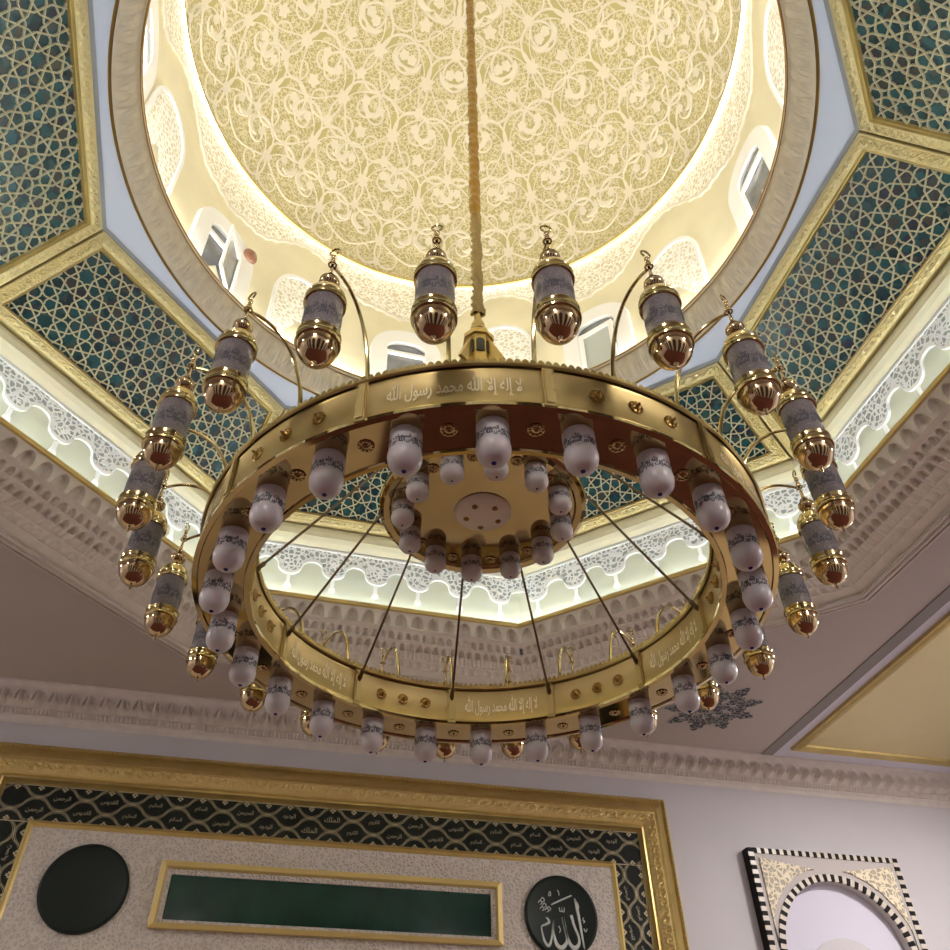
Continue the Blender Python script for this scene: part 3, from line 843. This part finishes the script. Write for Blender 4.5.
def cart_text(fn2, length, width, px):
    n = int(round(length / px)); px = length / n; q = 0
    hh = width / 3
    for gap in (0, 1):
        for i in range(n):
            x0 = (i + (.75 if gap == 0 else .25)) * px; y0 = (gap - .5) * hh
            V, F, w = text_geo(names99[(i * 3 + gap * 5) % len(names99)])
            hgt = hh * .46; wd = min(w * hgt, px * .36)
            if x0 < .25 or x0 > length - .25: continue
            bt.add([fn2(x0 + (vx / w - .5) * wd, y0 + (vy - .5) * hgt, .008) for vx, vy in V], F)
topf = lambda x, y, h: wf(XC - BX + x, (BZ1 + IZ1) / 2 + y, .032 + h)
rf = lambda x, y, h: wf(XC + (BX + IX) / 2 + y, IZ1 - x, .032 + h)
lf_ = lambda x, y, h: wf(XC - (BX + IX) / 2 - y, IZ1 - x, .032 + h)
trellis(topf, 2 * BX, BZ1 - IZ1, .78); cart_text(topf, 2 * BX, BZ1 - IZ1, .78)
trellis(rf, 3.4, BX - IX, .68); trellis(lf_, 3.4, BX - IX, .68)
cart_text(rf, 3.4, BX - IX, .68); cart_text(lf_, 3.4, BX - IX, .68)
def cart_side(cx_):
    for i in range(6):
        for row in (-1, 1):
            V, F, w = text_geo(names99[(i * 2 + row) % len(names99)]); hgt = .11; wd = .26
            z0 = IZ1 - .15 - i * .5 - (.25 if row > 0 else 0); x0 = cx_ + row * .14
            bt.add([wf(x0 + (vx / w - .5) * wd, z0 + (vy - .5) * hgt, .04) for vx, vy in V], F)
b.build('gold_trellis', M['tile_line'], tb, smooth=False); bt.build('gold_script', M['tile_text'], tb, smooth=False)
b = MB(); frame_rows(b, IX + .04, IZ0 - .04, IZ1 + .05, IX - .07, IZ0 + .07, IZ1 - .06, [(0, .03), (.1, .07), (.5, .09), (.7, .06), (1, .035)], [0] * 4)
b.build('inner_fillet', M['gold_moulding'], root)
b = MB(); b.add([wf(XC - IX, IZ0, .03), wf(XC + IX, IZ0, .03), wf(XC + IX, IZ1, .03), wf(XC - IX, IZ1, .03)], [(0, 1, 2, 3)])
b.build('stucco_field', M['stucco'], root, smooth=False)
# long green display
SX0, SX1, SZ0, SZ1 = -3.395, 2.66, 5.55, 6.60
root = empty('display_sign', ((SX0 + SX1) / 2, WALL_Y - .036, SZ0)); L1 = np.array([(SX0 + SX1) / 2, WALL_Y - .03, SZ0])
tag(root, 'long dark green glass display in a gold frame on the pale stucco field', 'display sign')
sf = lambda x, z, h: tuple(np.array(wallfn(x, z, h + .03)) - L1)
O4 = np.array([(SX0, SZ0), (SX1, SZ0), (SX1, SZ1), (SX0, SZ1), (SX0, SZ0)]); I4 = np.array([(SX0 + .20, SZ0 + .15), (SX1 - .20, SZ0 + .15), (SX1 - .20, SZ1 - .20), (SX0 + .20, SZ1 - .20), (SX0 + .20, SZ0 + .15)])
b = MB(); m0 = [(0, 0), (.0, .10), (.45, .13), (.55, .10), (.6, .06), (.97, .02), (1, .0)]
b.grid(np.array([[sf(*(O4[j] * (1 - s_) + I4[j] * s_), h) for j in range(5)] for s_, h in m0])); b.m = [q for q in (0, 0, 0, 0, 1, 1) for _ in range(4)]
b.build('sign_frame', [M['gold_paint'], M['stucco']], root, smooth=False)
b = MB(); I5 = [tuple(q) for q in I4[:4]]; b.add([sf(x, z, .012) for x, z in I5], [(0, 1, 2, 3)]); b.build('green_glass', M['panel_green'], root, smooth=False)
# lettered roundels
def roundel(cx_, cz_, label, text=True):
    root = empty('lettered_roundel', (cx_, WALL_Y - .036, cz_)); tag(root, label, 'roundel', 'black roundels on the stucco field')
    q = lambda x, y, h: (x, -h, y)
    b = MB(); n = 64; rr = .70
    P = [[q(r_ * cos(t_), r_ * sin(t_), h) for t_ in np.linspace(0, 2 * pi, n, endpoint=False)] for r_, h in ((rr, 0), (rr, .05), (rr - .04, .065), (rr - .07, .05), (.001, .05))]
    b.grid(np.array(P), cv=True); d = b.build('disc', M['med_black'], root)
    if not text: return
    b = MB(); cv = lambda pts: [((x - 485) / 350 * rr, -(y - 525) / 345 * rr) for x, y in pts]
    def smooth_path(pts, n=6):
        pts = np.array(pts, float); out_ = []
        for i in range(len(pts) - 1):
            p0_ = pts[max(i - 1, 0)]; p1_ = pts[i]; p2_ = pts[i + 1]; p3_ = pts[min(i + 2, len(pts) - 1)]
            for s_ in np.linspace(0, 1, n, endpoint=False):
                out_.append(.5 * ((2 * p1_) + (-p0_ + p2_) * s_ + (2 * p0_ - 5 * p1_ + 4 * p2_ - p3_) * s_ ** 2 + (-p0_ + 3 * p1_ - 3 * p2_ + p3_) * s_ ** 3))
        out_.append(pts[-1]); return np.array(out_)
    def stroke(pts, ws):
        sp = smooth_path(cv(pts)); w = np.interp(np.linspace(0, 1, len(sp)), np.linspace(0, 1, len(ws)), ws) / 350 * rr
        b.ribbon(sp, w, q, .05, .012)
    stroke([(625, 372), (640, 450), (655, 560), (668, 690), (682, 812)], [16, 34, 26, 22, 8])
    stroke([(622, 375), (648, 420), (662, 455)], [10, 22, 4])
    stroke([(578, 515), (598, 600), (632, 690), (628, 750), (590, 782), (550, 760), (525, 700), (508, 620), (495, 535)], [30, 26, 22, 30, 40, 36, 26, 24, 26])
    stroke([(495, 535), (512, 640), (520, 720), (495, 765), (458, 787), (420, 762), (400, 700), (392, 640), (408, 562)], [24, 26, 26, 34, 40, 36, 24, 18, 12])
    stroke([(408, 562), (392, 620), (376, 700), (346, 772), (310, 750), (290, 690), (284, 625), (318, 606), (358, 584), (345, 555), (328, 548)], [12, 16, 20, 26, 26, 18, 14, 18, 26, 20, 6])
    stroke([(388, 438), (450, 410), (520, 380), (597, 348)], [10, 16, 16, 12])
    for cx2, cy2 in ((285, 420), (300, 470), (325, 440), (345, 480), (310, 395), (365, 468)):
        stroke([(cx2 - 22, cy2 + 10), (cx2, cy2 - 14), (cx2 + 18, cy2 + 8), (cx2 - 4, cy2 + 22)], [6, 10, 10, 6])
    for pts in ([(466, 455), (470, 485), (488, 485), (490, 455)], [(490, 458), (495, 488), (512, 488), (515, 455)], [(375, 340), (388, 325), (392, 355), (372, 360), (375, 340)],
                [(460, 308), (472, 325), (474, 355)], [(698, 530), (688, 550), (705, 560), (690, 575)], [(690, 620), (705, 645), (722, 622)], [(498, 800), (520, 822), (545, 800)], [(448, 610), (462, 640), (450, 668)]):
        stroke(pts, [8, 11, 8])
    b.build('script', M['med_text'], d, smooth=False)
roundel(3.80, 6.10, 'black roundel with large silver script beside the green display, next to the tile border')
roundel(XC * 2 - 3.80, 6.10, 'plain black roundel beyond the end of the green display farther from the checkered arch', False)

# checkered arch surround
AX, AZ, AR = 9.58, 5.62, 1.40; PX0, PX1, PZ1 = 7.85, 11.31, 7.55
root = empty('arch_surround', (AX, WALL_Y - .004, 0)); L2 = np.array([AX, WALL_Y, 0])
af = lambda x, z, h: tuple(np.array(wallfn(x, z, h)) - L2)
tag(root, 'stone arch surround with black and white checkered edges and carved corners', 'arch surround')
b = MB(); D_ = .22
n = 40; ang = np.linspace(pi, 0, n + 1)
inn = [(AX - AR, 0.0)] + [(AX + AR * cos(t_), AZ + AR * sin(t_)) for t_ in ang] + [(AX + AR, 0.0)]
def rect_at(t_):
    dx, dz = cos(t_), sin(t_); s_ = min((PX1 - AX) / abs(dx) if abs(dx) > 1e-6 else 1e9, (PZ1 - AZ) / dz if dz > 1e-6 else 1e9)
    return AX + dx * s_, AZ + dz * s_
outp = [(PX0, 0.0)] + [rect_at(t_) for t_ in ang] + [(PX1, 0.0)]
corner = [min(range(len(outp)), key=lambda i: hypot(outp[i][0] - c_, outp[i][1] - PZ1)) for c_ in (PX0, PX1)]
outp[corner[0]] = (PX0, PZ1); outp[corner[1]] = (PX1, PZ1)
P = [[af(x, z, h) for x, z in q] for q, h in ((outp, 0), (outp, D_), (inn, D_), (inn, 0))]
b.grid(np.array(P)); b.build('stone_plate', M['arch_plate'], root, smooth=False)
b = MB(); i = 0; s_ = .085
z = PZ1 - s_
while z > 0:
    for xx in (PX0, PX1 - .12): b.prism([(xx, z), (xx + .12, z), (xx + .12, z + s_), (xx, z + s_)], lambda x, y, h: af(x, y, D_ - .01 + h), .03, i % 2)
    b.prism([(0, z), (.2, z), (.2, z + s_), (0, z + s_)], lambda x, y, h: af(PX0 - h, y, x + .02), .012, 0)
    z -= s_; i += 1
i = 0; x = PX0 + .12
while x < PX1 - .12:
    b.prism([(x, PZ1 - .10), (x + s_, PZ1 - .10), (x + s_, PZ1), (x, PZ1)], lambda x, y, h: af(x, y, D_ - .01 + h), .03, i % 2)
    b.prism([(x, 0), (x + s_, 0), (x + s_, .2), (x, .2)], lambda x, y, h: af(x, PZ1 + h, y + .02), .012, i % 2)
    x += s_; i += 1
b.build('checker_border', [M['black'], M['marble']], root, smooth=False)
b = MB(); nb = 52
for i in range(nb):
    t0, t1 = pi - pi * i / nb, pi - pi * (i + 1) / nb
    b.prism([(AX + (AR - .02) * cos(t0), AZ + (AR - .02) * sin(t0)), (AX + (AR + .11) * cos(t0), AZ + (AR + .11) * sin(t0)), (AX + (AR + .11) * cos(t1), AZ + (AR + .11) * sin(t1)), (AX + (AR - .02) * cos(t1), AZ + (AR - .02) * sin(t1))],
            lambda x, y, h: af(x, y, D_ - .02 + h), .05, i % 2)
z = AZ; i = 0
while z > 0:
    for xx in (AX - AR - .11, AX + AR - .02): b.prism([(xx, z - s_), (xx + .13, z - s_), (xx + .13, z), (xx, z)], lambda x, y, h: af(x, y, D_ - .02 + h), .05, i % 2)
    z -= s_; i += 1
b.build('checker_arch', [M['black'], M['marble']], root, smooth=False)
for sg in (-1, 1):
    b = MB(); ex = AX + sg * 1.55; pts = [(AX + sg * 1.52, 7.36)]
    for q in range(13):
        t_ = R(176 - q * 6.2); pts.append((AX - sg * 1.62 * cos(t_) * 1.0 if sg > 0 else AX + 1.62 * cos(t_), AZ + 1.62 * sin(t_) + .02 * (q % 2)))
    pts = [(min(max(x, AX - 1.52), AX + 1.52), min(z, 7.36)) for x, z in pts]
    if sg > 0: pts = [(2 * AX - x, z) for x, z in [(AX - 1.52, 7.36)] + [(min(max(AX + 1.62 * cos(R(176 - q * 6.2)), AX - 1.52), AX + 1.52), min(AZ + 1.62 * sin(R(176 - q * 6.2)) + .02 * (q % 2), 7.36)) for q in range(13)]]
    b.prism(pts, lambda x, y, h: af(x, y, D_ - .005 + h), .035)
    b.build('corner_relief', M['arch_orn'], root, smooth=False)
b = MB(); b.add([af(x, z, .012) for x, z in inn], [tuple(range(len(inn)))]); b.build('niche_back', M['niche'], root, smooth=False)
b = MB(); o2 = [(AX + .95 * cos(t_), 5.05 + .95 * sin(t_)) for t_ in ang]; i2 = [(AX + .72 * cos(t_), 5.05 + .72 * sin(t_)) for t_ in ang]
P = [[af(x, z, h) for x, z in q] for q, h in ((o2, .012), (o2, .08), (i2, .10), (i2, .012))]; b.grid(np.array(P)); b.build('inner_arch', M['wall'], root)
b = MB(); b.add([af(x, z, .014) for x, z in i2], [tuple(range(len(i2)))]); b.build('inner_pane', M['glass_dark'], root, smooth=False)

# dark arched doorways in the wall behind the viewer
for i in range(8):
    x = X0 + 1.9 + i * 3.3
    b = MB(); pl = arch_poly(1.0, 7.6, 16)
    b.prism([(x + q[0], .0 + q[1]) for q in pl], lambda x, y, h: (x, Y0 + h, y), .03, 0)
    o = struct(b.build('door_%d' % (i + 1), M['wood'], smooth=False))

# ================================================================== CHANDELIER
LA0 = R(192.95)                       # lamp 0 azimuth; image-right = decreasing azimuth
NA0 = LA0 - R(7.5) - .003             # lantern just right of the chain
PB0 = R(195 - 10.9)                   # panel boundary
RIN, ROUT, HB = 2.25, 2.73, .44
ch = empty('chandelier', (0, 0, RZ))
tag(ch, 'great gilded ring chandelier with white glass lamps, hung by a gold chain from the dome', 'chandelier')
# band panels, alternately lettered and studded
def cyl(r, az, z): return (r * sin(az), r * cos(az), z)
def panel_mesh(rr, d, name):
    """rr: surface radius, d: +1 outer face, -1 inner face; centred on azimuth 0, 30 deg wide"""
    b = MB(); az = np.linspace(-R(15), R(15), 25)
    pr = [(0., 0.), (.0, .02), (.006, .028), (.006, .05), (.0, .058), (.0, .385), (.006, .393), (.006, .41), (.0, .42), (.0, HB)]
    mi = [1, 1, 1, 1, 0, 1, 1, 1, 1]
    P = np.array([[cyl(rr + d * h, a, z) for a in az] for h, z in pr])
    b.grid(P); b.m = [m for m in mi for _ in range(24)]
    return b
def mesh_only(b, name, mats):
    o = b.build(name, mats); me = o.data; bpy.data.objects.remove(o); return me
outer_me = mesh_only(panel_mesh(ROUT, 1, 'p'), 'outer_panel', [M['gold_plate'], M['gold']])
inner_me = mesh_only(panel_mesh(RIN, -1, 'p'), 'inner_panel', [M['gold_plate'], M['gold']])
def letter_mesh(rr, d):
    V, F, w = text_geo(SHAHADA); b = MB(); H_ = .27; Wd = 1.02 if d > 0 else .86
    sx = Wd / w
    b.add([cyl(rr + d * .006, -d * ((vx * sx) - Wd / 2) / rr, .085 + vy * H_) for vx, vy in V], F)
    return mesh_only(b, 'inscription', M['gold_text'])
let_out, let_in = letter_mesh(ROUT, 1), letter_mesh(RIN, -1)
# note: text runs so that it reads correctly when faced
def stud_mesh(d):
    b = MB()
    b.lathe([(.062, 0), (.066, .008), (.052, .016), (.036, .014), (.028, .026), (.014, .034), (.010, .045), (.013, .052), (.009, .06), (0, .064)], 16)
    for q in range(8):
        a = 2 * pi * q / 8; b.lathe([(0, .024), (.010, .018), (.012, .010), (.010, .004)], 6, (.050 * cos(a), .050 * sin(a), 0))
    v = np.concatenate(b.v); b.v = [np.stack([v[:, 0], v[:, 2] * d, v[:, 1]], -1)]
    return mesh_only(b, 'stud', M['gold_dark'])
st_out, st_in = stud_mesh(1), stud_mesh(-1)
b = MB(); b.box((-.045, -.01, 0), (.045, .022, HB)); b.box((-.03, .02, .03), (.03, .032, HB - .03)); pil_out = mesh_only(b, 'pilaster', M['gold_post'])
b = MB(); b.box((-.045, -.022, 0), (.045, .01, HB)); b.box((-.03, -.032, .03), (.03, -.02, HB - .03)); pil_in = mesh_only(b, 'pilaster', M['gold_post'])
for i in range(12):
    az = PB0 + R(15) + i * R(30)
    lettered = i % 2 == 0
    for me, tx, sd, rr, d in ((outer_me, let_out, st_out, ROUT, 1), (inner_me, let_in, st_in, RIN, -1)):
        p = link('outer_panel' if d > 0 else 'inner_panel', me, ch, (0, 0, 0), -az)
        if lettered:
            link('inscription', tx, p)
            p['label'] = 'gilt panel lettered in raised gold script'
        else:
            for q in (-1, 0, 1):
                a2 = q * R(7.0) + (0 if d > 0 else 0)
                link('stud', sd, p, cyl(rr, a2, .22), -a2)
    az2 = PB0 + i * R(30)
    link('pilaster', pil_out, ch, tuple(azp(az2, ROUT, 0)), -az2)
    link('pilaster', pil_in, ch, tuple(azp(az2, RIN, 0)), -az2)
# mirror-bright underside, top plate and crest
b = MB(); b.lathe([(RIN - .015, .02), (RIN - .015, -.012), (RIN + .03, -.02), (RIN + .04, -.002), (ROUT - .04, -.002), (ROUT - .03, -.02), (ROUT + .015, -.012), (ROUT + .015, .02)], 144)
b.build('underside', M['under'], ch, angle=30)
b = MB(); b.lathe([(RIN, HB), (ROUT, HB)], 144); b.build('top_plate', M['gold_dark'], ch)
b = MB()
for rr, d in ((ROUT, 1), (RIN, -1)):
    nn = int(2 * pi * rr / .06)
    az = np.linspace(0, 2 * pi, nn * 8, endpoint=False); sc_ = np.abs(np.sin(az * nn / 2)) ** .7
    rows = [[cyl(rr + d * .02, a, HB - .01) for a in az], [cyl(rr + d * .022, a, HB + .02) for a in az], [cyl(rr + d * .022, a, HB + .025 + .045 * s_) for a, s_ in zip(az, sc_)], [cyl(rr - d * .01, a, HB + .025 + .045 * s_) for a, s_ in zip(az, sc_)], [cyl(rr - d * .01, a, HB) for a in az]]
    b.grid(np.array(rows), cv=True)
    for z_ in (HB + .0, ):
        b.lathe([(rr + d * .02, HB - .02), (rr + d * .035, HB - .005), (rr + d * .02, HB + .01)], 144)
b.build('crest', M['gold'], ch)
# rosettes under the ring
b = MB(); b.lathe([(.062, 0), (.066, -.006), (.05, -.012), (.038, -.008), (.026, -.018), (.012, -.026), (0, -.028)], 20)
for q in range(10):
    a = 2 * pi * q / 10; b.lathe([(0, -.018), (.010, -.014), (.012, -.007), (.010, 0)], 6, (.052 * cos(a), .052 * sin(a), 0))
ros = mesh_only(b, 'rosette', M['under'])
for k in range(24):
    a = LA0 - R(15) * (k + .5); link('rosette', ros, ch, tuple(azp(a, 2.5, -.003)), -a)
# white glass lamps
def script_band(r, z0, H_, name):
    V, F, w = text_geo(VERSE, .034); b = MB(); n = 2; seg = 2 * pi / n
    for j in range(n):
        b.add([cyl(r, -(j * seg + vx / w * seg * .98), z0 + vy * H_ * .72) for vx, vy in V], F)
        b.add([cyl(r + .0006, -(j * seg + 1.3 + vx / w * seg * .98), z0 + H_ * .38 + vy * H_ * .62) for vx, vy in V], F)
    return mesh_only(b, name, M['ink'])
def lamp_proto(r, L_):
    b = MB()
    pr = [(r * .80, 0), (r * .945, -.004), (r * .955, -L_ * .53), (r * .985, -L_ * .56), (r * 1.0, -L_ * .61), (r * .985, -L_ * .68), (r * .92, -L_ * .78), (r * .76, -L_ * .87), (r * .52, -L_ * .935), (r * .25, -L_ * .965), (0.001, -L_ * .972)]
    b.lathe(pr, 36); body = mesh_only(b, 'glass_lamp', M['white_glass'])
    b = MB(); zc_ = -L_ + .02; t_ = np.linspace(0, pi, 9); k = .022 if r > .125 else .017
    b.lathe(np.stack([k * np.sin(t_), zc_ + k * np.cos(t_)], -1), 14); fin = mesh_only(b, 'finial', M['blue'])
    return body, script_band(r * .968, -L_ * .52, L_ * .29, 'script_band'), fin
def place_lamp(pr, parent, loc, rz):
    o = link('glass_lamp', pr[0], parent, loc, rz)
    link('script_band', pr[1], o); link('finial', pr[2], o)
    return o
big = lamp_proto(.131, .385)
for k in range(24):
    a = LA0 - R(15) * k; place_lamp(big, ch, tuple(azp(a, 2.5, 0)), -a + R(40) * k)
# centre disc with its own ring of lamps
DZ = Z(5.80) - RZ
disc = empty('centre_disc', (0, 0, DZ)); disc.parent = ch
b = MB(); b.lathe([(.001, 0), (.98, 0), (1.0, -.02), (1.06, -.03), (1.10, -.01), (1.11, .05), (1.08, .16), (.95, .20), (.3, .28), (.12, .6), (.1, 2.0)], 96)
b.build('disc_body', M['under'], disc, angle=30)
b = MB(); b.lathe([(.30, .0), (.305, -.012), (.29, -.03), (.24, -.055), (.15, -.075), (.001, -.085)], 48)
dish = b.build('light_dish', M['dish'], disc)
for q in range(5):
    a = R(195 - 9) + q * 2 * pi / 5 + R(36)
    b = MB(); b.lathe([(.03, 0), (.032, -.012), (.022, -.02), (.012, -.03), (0, -.034)], 12)
    b.build('spot', M['gold_dark'], dish, (.18 * sin(a), .18 * cos(a), -.062))
small = lamp_proto(.121, .29)
for k in range(12):
    a = R(195) - .1703 - k * R(30); place_lamp(small, disc, tuple(azp(a, .853, -.001)), -a + R(55) * k)
    link('rosette', ros, disc, tuple(azp(a - R(15), .853, -.002)), -a)
# hub, rods
hub = empty('hub', (0, 0, 0)); hub.parent = ch
b = MB(); hz = lambda h: Z(h) - RZ
def hexrow(r, z): return [cyl(r, PSI + R(45) * i + R(22.5 + 180 + 8), z) for i in range(8)]
b.grid(np.array([hexrow(.10, hz(7.6)), hexrow(.16, hz(7.7)), hexrow(.18, hz(8.1)), hexrow(.18, hz(8.72)), hexrow(.21, hz(8.73)), hexrow(.21, hz(8.80)), hexrow(.15, hz(8.90)), hexrow(.09, hz(8.95))]), cv=True)
b.build('hub_house', M['gold'], hub, smooth=False)
for i in range(4):
    a = PSI + R(180 + 53) + i * R(90)
    ca, sa = cos(a), sin(a)
    b = MB(); b.prism([(.14, hz(8.1)), (.40, hz(8.1)), (.36, hz(8.22)), (.17, hz(8.70)), (.14, hz(8.70))], lambda x, y, h: (x * sa + (h - .025) * ca, x * ca - (h - .025) * sa, y), .05)
    b.build('brace', M['gold'], hub, smooth=False)
b = MB(); b.lathe([(.05, hz(8.95)), (.11, hz(8.96)), (.11, hz(9.02)), (.09, hz(9.05)), (.095, hz(9.10)), (.06, hz(9.2)), (.05, hz(9.3)), (.055, hz(9.42)), (.03, hz(9.5))], 24)
b.build('collar', M['brass'], hub)
for i in range(8):
    a = PSI + R(45) * i + R(180 + 8)
    b = MB(); pl = arch_poly(.055, .26, 10); rr = .168
    f = lambda x, y, h, a=a: tuple(azp(a, rr + h, hz(8.36) + y) + np.array([cos(a), -sin(a), 0]) * x)
    b.prism(pl, f, .012); b.build('niche', M['dark'], hub, smooth=False)
b = MB()
b.lathe([(0, 0), (.014, 0), (.016, .03), (.010, .06), (0, .06)], 8); 
for i in range(12):
    a = PB0 + R(30) * i
    p0_ = azp(a, RIN - .01, .27); p1_ = azp(a, .12, hz(7.66))
    b = MB(); b.tube([p0_, p1_], .014, 8)
    d = (p1_ - p0_); d /= np.linalg.norm(d)
    b.tube([p0_ + d * .02, p0_ + d * .05, p0_ + d * .09, p0_ + d * .13, p0_ + d * .16], [.016, .028, .022, .028, .014], 8)
    b.tube([p0_ - d * .02, p0_ + d * .03], .02, 8)
    b.build('rod', M['rod'], ch)
# chain in a twisted sleeve
def twisted(z0, z1, r, lobes, pitch, dep, n):
    zz = np.linspace(z0, z1, n); t_ = np.linspace(0, 2 * pi, 20, endpoint=False); P = []
    for z_ in zz:
        rr = r * (1 + dep * np.cos(lobes * (t_ + z_ * 2 * pi / pitch)) + .10 * sin(z_ * 9.) + .06 * sin(z_ * 23.))
        P.append(np.stack([rr * np.cos(t_) + .006 * sin(z_ * 7), rr * np.sin(t_), np.full_like(t_, z_)], -1))
    return np.array(P)
b = MB(); b.grid(twisted(hz(9.35), hz(12.0), .072, 3, .5, .22, 300), cv=True)
chn = b.build('chain', M['rope'], ch); chn['label'] = 'twisted gold-sleeved chain'
b = MB(); b.grid(twisted(hz(11.9), hz(23.9), .085, 4, .8, .08, 500), cv=True); b.build('chain_sleeve', M['gold_dark'], chn)
b = MB(); b.lathe([(.05, hz(23.6)), (.35, hz(23.8)), (.4, hz(24.0))], 32); b.build('ceiling_rose', M['gold'], ch)
b = MB(); b.tube([(.05, 0, hz(9.55)), (.10, .0, hz(9.50)), (.09, 0, hz(9.38)), (.04, 0, hz(9.32))], .02, 8); b.tube([(-.05, 0, hz(9.36)), (-.09, 0, hz(9.33))], .025, 8); b.build('shackle', M['gold_dark'], hub)
# arms
RL = 3.317
b = MB()
tt = np.linspace(0, 1, 24); pts = []
p0_, p1_, p2_, p3_ = np.array([0, 2.60, HB]), np.array([0, 2.58, HB + .75]), np.array([0, 2.95, HB + 1.02]), np.array([0, RL - .036, Z(5.765) - RZ])
pts = [(1 - s_) ** 3 * p0_ + 3 * (1 - s_) ** 2 * s_ * p1_ + 3 * (1 - s_) * s_ ** 2 * p2_ + s_ ** 3 * p3_ for s_ in tt]
b.tube(pts, np.linspace(.021, .014, 24), 8); b.tube([p0_ + [0, 0, -.01], p0_ + [0, 0, .02], p0_ + [0, 0, .05]], [.04, .03, .02], 10)
q_ = np.linspace(0, 2 * pi, 16, endpoint=False); b.tube([(.03 * cos(x), RL + .03 * sin(x), Z(5.765) - RZ) for x in q_], .009, 8, closed=True)
arm_me = mesh_only(b, 'arm', M['brass'])
for k in range(24):
    a = NA0 - R(15) * k; link('arm', arm_me, ch, (0, 0, 0), -a)

# ================================================================== LANTERNS
TZ = Z(4.485)
lt = empty('hanging_lantern', tuple(azp(NA0, RL, TZ)))
t_ = np.linspace(0, pi / 2, 14)
b = MB(); b.lathe(list(zip(.150 * np.sin(t_), .230 - .180 * np.cos(t_))) + [(.152, .242)], 40)
bowl = b.build('bowl', M['copper'], lt)
b = MB(); b.lathe([(0, 0), (.010, .004), (.014, .016), (.008, .028), (.012, .040), (.02, .052), (0.001, .062)], 14); b.build('finial', M['copper'], bowl)
b = MB(); b.lathe([(.150, .232), (.163, .236), (.166, .248), (.159, .255), (.157, .268), (.159, .315), (.163, .323), (.163, .335), (.142, .342)], 40); b.build('lower_band', M['brass'], lt)
b = MB(); b.lathe([(.143, .333), (.143, .722)], 40); gl = b.build('glass_cylinder', M['lantern_glass'], lt)
link('script_band', script_band(.1443, .44, .16, 'script_band'), gl)
b = MB(); b.lathe([(.142, .708), (.159, .712), (.162, .724), (.155, .731), (.155, .775), (.159, .783), (.155, .792), (.146, .83), (.118, .88), (.078, .915), (.045, .93)], 40); cap = b.build('cap', M['brass'], lt)
b = MB(); b.lathe([(.045, .925), (.034, .945), (.036, .965), (.066, .985), (.082, 1.02), (.080, 1.045), (.055, 1.07), (.036, 1.085), (.045, 1.10), (.030, 1.12), (.018, 1.15), (.012, 1.24), (.012, 1.28), (.022, 1.30), (.026, 1.32), (.018, 1.345), (.012, 1.36), (.022, 1.375), (.022, 1.40), (.010, 1.42), (0, 1.43)], 20); b.build('knop', M['copper'], cap)
b = MB(); tt = np.linspace(R(-65), R(245), 20)
b.tube([(.042 * cos(q), 0, 1.468 + .042 * sin(q)) for q in tt], .009, 8); b.build('hook_ring', M['brass'], cap)
lt.rotation_euler = (0, 0, -NA0)
ords = ['first', 'second', 'third', 'fourth', 'fifth', 'sixth', 'seventh', 'eighth', 'ninth', 'tenth', 'eleventh', 'twelfth']
for k in range(24):
    o = lt if k == 0 else copy_tree(lt)
    a = NA0 - R(15) * k
    o.location = tuple(azp(a, RL, TZ)); o.rotation_euler = (0, 0, -a)
    side = 'clockwise' if k < 12 else 'counterclockwise'; idx = k if k < 12 else 23 - k
    tag(o, 'brass lantern with smoked glass, %s %s round the ring from the chain' % (ords[idx], side), 'lantern', 'brass lanterns hanging round the chandelier')

# ================================================================== LIGHT
def area(name, loc, size, power, color, rot=(0, 0, 0), shape='DISK', sy=None):
    l = bpy.data.lights.new(name, 'AREA'); l.shape = shape; l.size = size; l.energy = power; l.color = color
    if sy: l.size_y = sy
    o = bpy.data.objects.new(name, l); COL.objects.link(o); o.location = loc; o.rotation_euler = rot
    return o
for i, (x, y, p) in enumerate([(11.2, 3.5, 740), (11.2, -4, 540), (-10.8, 2.5, 330), (-10.8, -5, 280), (-4, -8.8, 300), (5, -8.8, 350)]):  # unseen area lights without fittings, added to brighten the hall
    area('hall_fill', (x, y, CEIL - .06), .9, p, (1., .94, .92))

w = bpy.data.worlds.new('hall'); scene.world = w; w.use_nodes = True
w.node_tree.nodes['Background'].inputs['Color'].default_value = (.9, .85, .9, 1)
w.node_tree.nodes['Background'].inputs['Strength'].default_value = .05

# ================================================================== CAMERA
f_px = 826.95; pitch = 0.754410; roll = -0.017574; yaw = 0.261799 - 0.011319
cam = bpy.data.cameras.new('camera'); co = bpy.data.objects.new('camera', cam); COL.objects.link(co)
cam.sensor_width = 36; cam.sensor_fit = 'HORIZONTAL'; cam.lens = 36 * f_px / 950; cam.clip_end = 200
fw = np.array([sin(yaw) * cos(pitch), cos(yaw) * cos(pitch), sin(pitch)]); rt = np.array([cos(yaw), -sin(yaw), 0]); up = np.cross(rt, fw)
r2 = rt * cos(roll) + up * sin(roll); u2 = -rt * sin(roll) + up * cos(roll)
pos = (-1.7473, -6.5210, ZO)
co.matrix_world = Matrix(((r2[0], u2[0], -fw[0], pos[0]), (r2[1], u2[1], -fw[1], pos[1]), (r2[2], u2[2], -fw[2], pos[2]), (0, 0, 0, 1)))
scene.camera = co
vs_ = scene.view_settings
vs_.view_transform = 'Standard'; vs_.look = 'None'; vs_.gamma = 1; vs_.use_curve_mapping = False
vs_.exposure = 0.0
